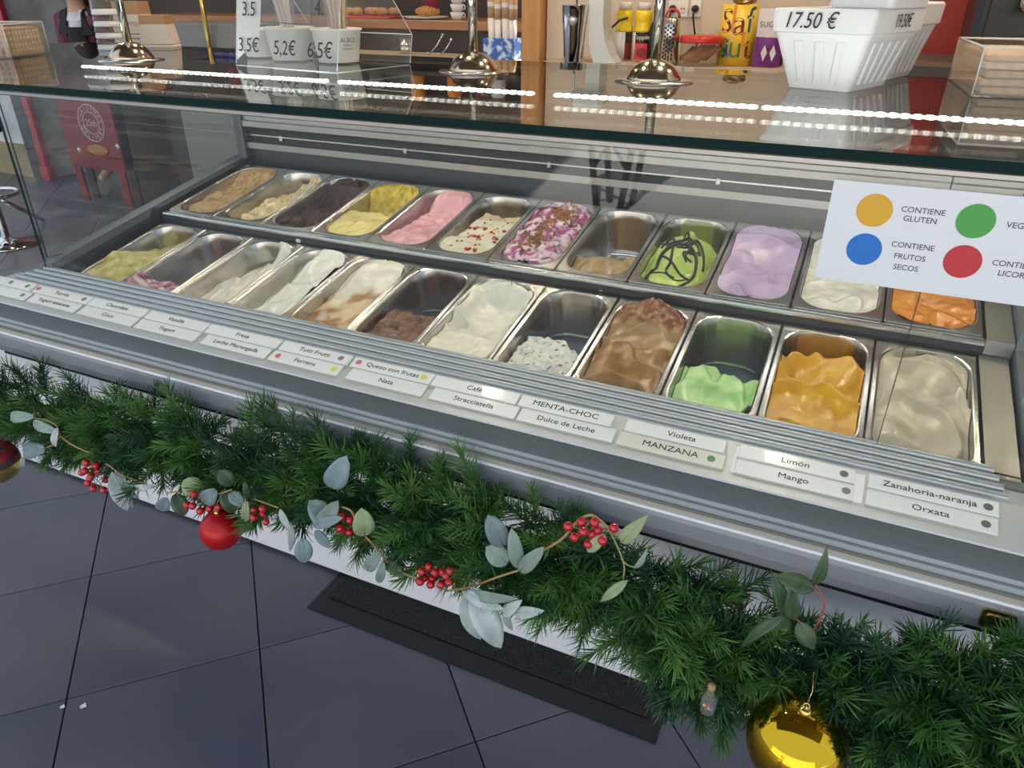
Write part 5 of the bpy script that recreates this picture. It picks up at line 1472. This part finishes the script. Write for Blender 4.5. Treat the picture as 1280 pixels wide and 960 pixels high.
# sockets and plugs on the wall
for px, plug in ((842, 1), (853, 0), (870, 2)):
    P = at_y(px + (0 if plug != 0 else 1), 11, 2.299)
    e = empty('wall_socket', P, None, {1: 'white wall socket with a black plug beside the empty socket', 0: 'empty white wall socket between two plugged ones', 2: 'white wall socket with a black plug and hanging cable'}[plug], 'socket', 'wall sockets')
    obj('plate', MB().box((0, -.004, 0), (13.4 * KS, .008, 19 * KS), bev=.002), 'plastic_white', e)
    obj('well', MB().lathe((0, -.0082, 0), [(5.4 * KS, 0), (5.4 * KS, .001), (4.6 * KS, .0012)], 24, rot=Matrix.Rotation(math.pi / 2, 3, 'X')), 'btl_cap', e)
    if plug == 0:
        for dx in (-1.6, 1.6): obj('pin_hole', MB().lathe((dx * KS, -.0096, 0), [(.9 * KS, 0), (.9 * KS, .0008)], 10, rot=Matrix.Rotation(math.pi / 2, 3, 'X')), 'ink', e)
    if plug:
        g = empty('power_plug', P + Vector((0, -.0105, 0)), None, 'black round plug in the socket above the grater' if plug == 1 else 'black plug with cable dropping behind the jar', 'plug', 'black power plugs')
        obj('head', MB().lathe((0, 0, 0), [(4.6 * KS, 0), (4.4 * KS, .018), (2.4 * KS, .034), (.001, .035)], 18, rot=Matrix.Rotation(math.pi / 2, 3, 'X')), 'black_plastic', g)
        obj('cable', MB().tube([(0, -.03, 0), (0, -.034, -8 * KS), (.01, -.03, -22 * KS), (.025, -.012, -40 * KS), (.03, -.008, -52 * KS)] if plug == 2 else [(0, -.03, 0), (-.004, -.034, -8 * KS), (-.012, -.02, -30 * KS), (-.02, -.01, -56 * KS)], .0045, 8), 'black_plastic', g)
# milkshake mixer
P = on_shelf(742, 2.02)
e = empty('milkshake_mixer', P, None, 'white milkshake mixer with a shiny steel cup', 'mixer')
bx_ = [(4, 0), (33, 0), (26, 8), (18, 24), (14, 44), (13, 90), (-6, 90), (-4, 44), (-3, 20)]
obj('column', MB().prism([(x * KS, z * KS + .0005) for x, z in bx_], 'y', -.05, .06), 'mixer_white', e)
obj('head', MB().box((-2 * KS, -.01, 100 * KS), (44 * KS, .13, 22 * KS), bev=.02), 'mixer_white', e)
obj('cup', MB().lathe((-22 * KS, -.06, -2 * KS), [(.001, 0), (11 * KS, 0), (12 * KS, 3 * KS), (14.5 * KS, 40 * KS), (15.6 * KS, 50 * KS), (15.6 * KS, 52 * KS), (17 * KS, 66 * KS), (17.3 * KS, 66.5 * KS), (16.4 * KS, 66.5 * KS), (14.5 * KS, 50 * KS)], 36), 'chrome', e)
obj('cup_foot', MB().lathe((-22 * KS, -.06, -7.5 * KS), [(9 * KS, 0), (13 * KS, 2 * KS), (13 * KS, 5.4 * KS)], 30), 'chrome', e)
obj('spindle', MB().tube([(-20 * KS, -.06, 55 * KS), (-20 * KS, -.06, 92 * KS)], 1.3 * KS, 10), 'steel', e)
obj('switch_box', MB().box((-42 * KS, .10, 12 * KS), (9 * KS, .05, 20 * KS), bev=.004), 'black_plastic', e)
obj('cable', MB().tube([(20 * KS, .02, 40 * KS), (25 * KS, .06, 47 * KS), (30 * KS, .12, 50 * KS), (31 * KS, .14, 40 * KS)], .005, 8), 'black_plastic', e)

# ================================================================== NICHE COUNTER (left of the wooden post)
CT, CB = at_y(560, 26, 2.6).z, at_y(560, 38, 2.6).z
x0, x1 = -3.0, pL.x - .02
e = empty('bar_counter', ((x0 + x1) / 2, 2.9, 0), None, 'dark counter with a warm wooden top in the shop niche', 'counter')
obj('wooden_top', MB().box((0, 0, (CT + CB) / 2), (x1 - x0, .62, CT - CB), bev=.004), 'wood_counter', e)
obj('dark_front', MB().box((0, .03, CB / 2), (x1 - x0 - .02, .54, CB - .002)), 'counter_dark', e)
BZ = at_y(560, 69, 2.43).z
e = empty('service_ledge', ((x0 + x1) / 2 + .8, 2.42, 0), None, 'beige service ledge in front of the dark bar counter', 'ledge')
obj('ledge_top', MB().box((0, 0, BZ - .018), (x1 - x0 - 1.6, .30, .036), bev=.003), 'shelf_beige', e)
obj('ledge_front', MB().box((0, .05, (BZ - .036) / 2), (x1 - x0 - 1.64, .18, BZ - .038)), 'counter_dark', e)
def on_bar(px, Y=2.75): P = at_y(px, 28, Y); P.z = CT; return P
K2 = mpp(on_bar(520))
P = on_bar(465, 2.72)
e = empty('pastry_tray', P, None, 'red tray of glazed pastries on the wooden counter', 'tray')
obj('tray', MB().box((0, 0, .008), (80 * K2, .2, .014), bev=.004), 'lid_red', e)
for k in range(6):
    tag(obj('pastry', MB().sphere((0, 0, 0), .034, 8, sc=(1.2, .9, .7)), 'pastry', None, P + Vector(((-30 + k * 12) * K2, random.uniform(-.04, .04), .0385))), 'small round glazed pastry on the red tray', 'pastry', 'pastries on the red tray')
P = on_bar(533, 2.75)
e = empty('plate', P, None, 'white oval plate under the croissant', 'plate'); obj('dish', MB().lathe((0, 0, .0005), [(.001, 0), (18 * K2, 0), (29 * K2, 3 * K2), (28 * K2, 3.4 * K2), (.001, .8 * K2)], 30), 'plate', e)
mb = MB()
for k in range(9):
    t = -1 + 2 * k / 8; mb.sphere((t * 15 * K2, abs(t) ** 2 * 4 * K2, 0), (7 - 3.6 * abs(t)) * K2, 8, sc=(.55, 1, 1))
tag(obj('croissant', mb, 'pastry', None, P + Vector((0, 0, 8.6 * K2))), 'golden croissant on the white plate', 'croissant')
P = on_bar(540, 3.0)
e = empty('pink_pot', P, None, 'pink flower pot on the wooden counter behind the croissant', 'pot'); obj('pot', MB().lathe((0, 0, .0005), [(.001, 0), (8 * K2, 0), (11 * K2, 26 * K2), (12 * K2, 26 * K2), (12 * K2, 30 * K2), (10 * K2, 30 * K2)], 24), 'pink_pot', e)
P = on_bar(572, 2.78)
for k in range(4):
    c_ = empty('coffee_cup', P + Vector((random.uniform(-.004, .004), 0, k * .042)), None, ('lowest', 'second lowest', 'second highest', 'topmost')[k] + ' white coffee cup in the stack beside the croissant plate', 'cup', 'stacked coffee cups')
    obj('bowl', MB().lathe((0, 0, .0005), [(.001, 0), (.026, 0), (.034, .012), (.042, .040), (.040, .040), (.030, .014)], 22), 'plate', c_)
    obj('handle', MB().tube([(.040 + .014 * math.sin(a), 0, .024 - .012 * math.cos(a)) for a in [math.pi * q / 6 for q in range(7)]], .003, 6), 'plate', c_)
# shelves at the back of the niche
for q, (zz, n) in enumerate(((1.62, 9), (1.95, 8))):
    e = empty('niche_shelf', (-1.6, 3.3, zz), None, ('lower' if q == 0 else 'upper') + ' dark shelf on the niche wall', 'shelf'); obj('board', MB().box((0, 0, 0), (3.2, .18, .03)), 'counter_dark', e)
    for k in range(n):
        x = -2.9 + k * .34 + random.uniform(-.05, .05); h_ = random.uniform(.12, .22)
        jm, jc = random.choice((('kraft', 'brown'), ('plate', 'white'), ('lab_maroon', 'maroon'), ('grey_panel', 'grey'), ('p_orange', 'orange')))
        b_ = empty('storage_jar', (x, 3.3, zz + .0155), None, jc + ' storage jar on the ' + ('lower' if q == 0 else 'upper') + ' dark niche shelf', 'jar', 'storage jars on the niche shelves')
        obj('body', MB().lathe((0, 0, .0005), [(.001, 0), (.045, 0), (.05, .01), (.05, h_ * .8), (.035, h_ * .9)], 16), jm, b_)
        obj('lid', MB().lathe((0, 0, h_ * .9), [(.037, 0), (.037, h_ * .1), (.001, h_ * .1)], 16), 'black_plastic', b_)
# metal pot and tongs on the ledge
def on_led(px, Y=2.40): P = at_y(px, 68, Y); P.z = BZ; return P
P = on_led(508)
e = empty('metal_cup', P, None, 'ribbed steel cup on the service ledge', 'cup'); obj('body', MB().lathe((0, 0, .0005), [(.001, 0), (.032, 0), (.032, .02), (.035, .022), (.035, .026), (.032, .028), (.032, .045), (.035, .047), (.035, .051), (.032, .053), (.034, .078), (.031, .078)], 22), 'steel', e)
for px, lean, lab in ((537, .5, 'long handled steel tongs with a ball end on the service ledge'), (551, .35, 'short steel ladle handle on the service ledge')):
    P = on_led(px); e = empty('serving_tool', P, None, lab, 'utensil')
    L_ = .11 if lean > .4 else .085
    obj('handle', MB().tube([(0, 0, .006), (L_ * .45, 0, L_ * .45), (L_ * .8, 0, L_ * .95)], .004, 8), 'chrome', e)
    obj('tip', MB().sphere((L_ * .8, 0, L_ * .95), .008, 8), 'chrome', e); obj('head', MB().sphere((-.008, 0, .009), .012, 8, sc=(1.4, 1, .7)), 'chrome', e)
# blue cone box with cones
P = on_led(629, 2.34); K3 = mpp(P); d, sd_ = facing(P); yw = math.atan2(sd_.y, sd_.x) - .35
e = empty('cone_box', P, (0, 0, yw), 'blue and white cardboard box holding wrapped cones', 'box')
bw, bd, bh = 40 * K3, 32 * K3, 24 * K3
for c, dd in (((0, -bd / 2, bh / 2), (bw, .004, bh)), ((0, bd / 2, bh / 2), (bw, .004, bh)), ((-bw / 2, 0, bh / 2), (.004, bd, bh)), ((bw / 2, 0, bh / 2), (.004, bd, bh)), ((0, 0, .003), (bw, bd, .005))):
    obj('panel', MB().box(c, dd), 'blue_box', e)
Rz = Matrix.Rotation(yw, 3, 'Z')
for k, (dx, dy) in enumerate(((-13, -6), (-4, -7), (6, -8), (14, -6), (-9, 5), (2, 5), (12, 5))):
    q = P + Rz @ Vector((dx * K3, dy * K3, .0065))
    c_ = empty('ice_cream_cone', q, None, 'rolled wafer cone in a white paper sleeve in the blue box', 'cone', 'cones in the blue box')
    hh = random.uniform(68, 84) * K3
    obj('sleeve', MB().lathe((0, 0, 0), [(3 * K3, 0), (4.6 * K3, hh * .56)], 14), 'plate', c_)
    obj('wafer_roll', MB().lathe((0, 0, hh * .56), [(4.4 * K3, 0), (4.8 * K3, hh * .3), (3.4 * K3, hh * .44), (.001, hh * .44)], 14), 'wafer', c_)
    obj('paper_band', MB().lathe((0, 0, hh * .72), [(4.75 * K3, 0), (4.85 * K3, hh * .06)], 14, caps=False), 'plate', c_)
# coffee machine on the right
P = at_y(1290, 36, 1.55)
e = empty('coffee_machine', (P.x + .1, 1.55, P.z - .10), None, 'black and steel coffee machine in front of the red partition', 'coffee machine')
obj('body', MB().box((0, .1, .25), (.55, .4, .40), bev=.02), 'black_plastic', e)
obj('drip_tray', MB().box((0, -.08, .02), (.5, .3, .04), bev=.006), 'steel', e)
obj('steel_back', MB().box((0, -.108, .16), (.48, .015, .16)), 'black_plastic', e)
for dx in (-.14, .12):
    obj('group_head', MB().lathe((dx, -.17, .15), [(.03, 0), (.035, .02), (.035, .07)], 18), 'chrome', e)
    obj('filter_handle', MB().tube([(dx, -.19, .16), (dx - .02, -.32, .15)], .012, 10), 'black_plastic', e)
zc = P.z - .10
e2 = empty('machine_counter', (P.x + .1, 1.6, 0), None, 'dark counter under the coffee machine', 'counter')
obj('top', MB().box((0, 0, zc - .016), (.95, .6, .03)), 'worktop', e2); obj('front', MB().box((0, .03, (zc - .032) / 2), (.9, .5, zc - .034)), 'counter_dark', e2)
# grey cabinet and gold bar left
P = at_y(270, 29, 1.95); P2 = at_y(300, 29, 1.95)
e = empty('grey_cabinet', (P.x - .1, 2.03, 0), None, 'plain grey cabinet behind the paper trays', 'cabinet')
obj('carcass', MB().box((.05, .05, P.z / 2), (.62, .35, P.z - .002), bev=.004), 'grey_panel', e); obj('door', MB().box((.05, -.130, P.z / 2), (.58, .012, P.z - .1), bev=.003), 'grey_panel', e)
a = at_y(245, 33, 1.80).x - e.location.x
obj('brass_trim', MB().tube([(a, -.16, P.z - .30), (a, -.16, P.z + .16)], .012, 12), 'gold_bar', e)

# ================================================================== STREET SIDE, seen through the end glass
BY = 2.42
br, tr, bl = at_y(157, 210, BY), at_y(133, 116, BY), at_y(94, 213, BY)
z0 = (br.z + bl.z) / 2
e = empty('sandwich_board', ((br.x + bl.x) / 2, BY, 0), None, 'dark red christmas sandwich board standing in the street', 'sandwich board')
bwid = br.x - bl.x; zt = tr.z + .10
obj('front_board', MB().box((0, 0, (z0 + zt) / 2), (bwid, .02, zt - z0), bev=.003), 'board_red', e)
obj('rear_board', MB().box((-.06, .09, (z0 + zt) / 2), (bwid - .16, .02, zt - z0 - .04)), 'board_red', e)
for sx_ in (-1, 1):
    obj('leg', MB().box((sx_ * (bwid / 2 - .05), 0, z0 / 2), (.07, .02, z0 - .001)), 'board_red', e); obj('leg', MB().box((sx_ * (bwid / 2 - .05), .09, z0 / 2), (.07, .02, z0 - .001)), 'counter_dark', e)
fr = Vector((0, -1, 0)); bc = at_y(114, 154, BY - .0105)
kb = mpp(bc)
def ring(r, wd, nm):
    pts = [Vector((r * math.cos(a), 0, r * math.sin(a))) + bc - e.location + Vector((0, -.001, 0)) for a in [2 * math.pi * k / 40 for k in range(41)]]
    obj(nm, MB().tube(pts, wd, 5, caps=False), 'board_ink', e)
RB = 22 * kb
ring(RB, .004, 'ring'); ring(RB * .60, .003, 'ring')
def arc_text(s_, r, a_mid, flip=False, sz=.05):
    n = len(s_); st_ = sz * .80 / r
    for k, ch in enumerate(s_):
        if ch == ' ': continue
        a = a_mid + ((n - 1) / 2 - k) * st_ * (1 if not flip else -1)
        p = bc + Vector((r * math.cos(a), 0, r * math.sin(a)))
        up = Vector((math.cos(a), 0, math.sin(a))) * (1 if not flip else -1)
        xdir_ = up.cross(Vector((0, -1, 0))) * -1
        xdir_ = Vector((up.z, 0, -up.x))
        text('letter', ch, sz, 'board_ink', p, xdir_, fr, e, off=.001)
arc_text('CHRISTMAS', RB * .78, math.pi / 2, False, RB * .34); arc_text('DELIVERY', RB * .80, -math.pi / 2, True, RB * .34)
text('lettering', '25th', RB * .5, 'board_ink', bc, (1, 0, 0), fr, e, off=.001)
for px, py in ((99, 187), (147, 183)):
    p_ = at_y(px, py, BY - .0105)
    for k in range(3):
        a = math.pi * k / 3; dq = Vector((math.cos(a), 0, math.sin(a))) * 3 * kb
        obj('snowflake', MB().tube([p_ - e.location - dq, p_ - e.location + dq], .006, 5), 'snow', e)
lg = at_y(122, 188, BY - .012)
obj('cake_print', MB().sphere(lg - e.location, 1, 12, sc=(19 * kb, .004, 7 * kb)), 'log', e)
# stool
P = at_z(10, 305, 0)
e = empty('bar_stool', P, None, 'chrome bar stool standing in the street beyond the end glass', 'stool')
obj('base', MB().lathe((0, 0, .001), [(.001, 0), (.20, 0), (.20, .012), (.05, .03), (.03, .05)], 32), 'chrome', e)
obj('pole', MB().tube([(0, 0, .04), (0, 0, .70)], .026, 16), 'chrome', e)
obj('footrest', MB().tube([(.15 * math.cos(a), .15 * math.sin(a), .33) for a in [2 * math.pi * k / 28 for k in range(29)]], .013, 10, caps=False), 'chrome', e)
obj('footrest_arm', MB().tube([(-.15, 0, .33), (.15, 0, .33)], .010, 8), 'chrome', e)
obj('seat', MB().lathe((0, 0, .70), [(.001, 0), (.16, 0), (.18, .02), (.18, .05), (.15, .065), (.001, .07)], 30), 'black_plastic', e)
obj('brace', MB().tube([(.10, .0, .30), Vector(at_z(54, 275, 0.012)) - P], .014, 10), 'chrome', e)
# door, red pillar strip, window with fairy lights in the stone wall
def wx(px, py=170): return at_y(px, py, 2.79).x
d_ = st('door_1', MB().box(((wx(18, 130) + wx(40, 130)) / 2, 2.785, 1.05), (wx(40, 130) - wx(18, 130), .03, 2.1)), 'door_dark')
e = empty('red_pilaster', (wx(42, 140), 2.76, 0), None, 'thin red painted post beside the dark street door', 'post')
obj('shaft', MB().box((0, 0, 1.4), (.07, .05, 2.78), bev=.006), 'ribbon_red', e); obj('plinth', MB().box((0, 0, .06), (.10, .07, .118), bev=.006), 'ribbon_red', e)
wq = [at_y(q, 150, 3.385).x for q in (50, 74)]
st('window_1', MB().box(((wq[0] + wq[1]) / 2, 3.385, 1.0), (wq[1] - wq[0], .03, 1.5)), 'grey_panel')
e = empty('fairy_lights', (at_y(60, 160, 3.34).x, 3.34, .4), None, 'string of warm fairy lights hanging by the street window', 'fairy lights')
fx = wx(55) 
pts = [Vector((.10 * math.sin(k * .9), 0, .9 - k * .045)) for k in range(20)]
obj('wire', MB().tube(pts, .004, 5), 'black_plastic', e)
fm = MB().sphere((0, 0, 0), .012, 6).mesh('bulb', 'fairy')
for p in pts[::2]: link('bulb', fm, e, p + Vector((0, -.012, 0)))
# trestle table out in the street (shows as a reflection in the front glass)
T0 = Vector((.10, -4.7, 0))
e = empty('trestle_table', T0, None, 'high trestle table with dark crossed legs out in the street', 'table')
obj('table_top', MB().box((0, 0, 1.02), (.6, .6, .04), bev=.006), 'black_plastic', e)
for sx_ in (-1, 1):
    for sy_ in (-1, 1): obj('leg', MB().tube([(sx_ * .09, sy_ * .16, .003), (sx_ * .22, sy_ * .20, 1.0)], .026, 8), 'black_plastic', e)
    obj('brace', MB().tube([(sx_ * .12, .18, .35), (-sx_ * .18, .19, .8)], .016, 8), 'black_plastic', e)
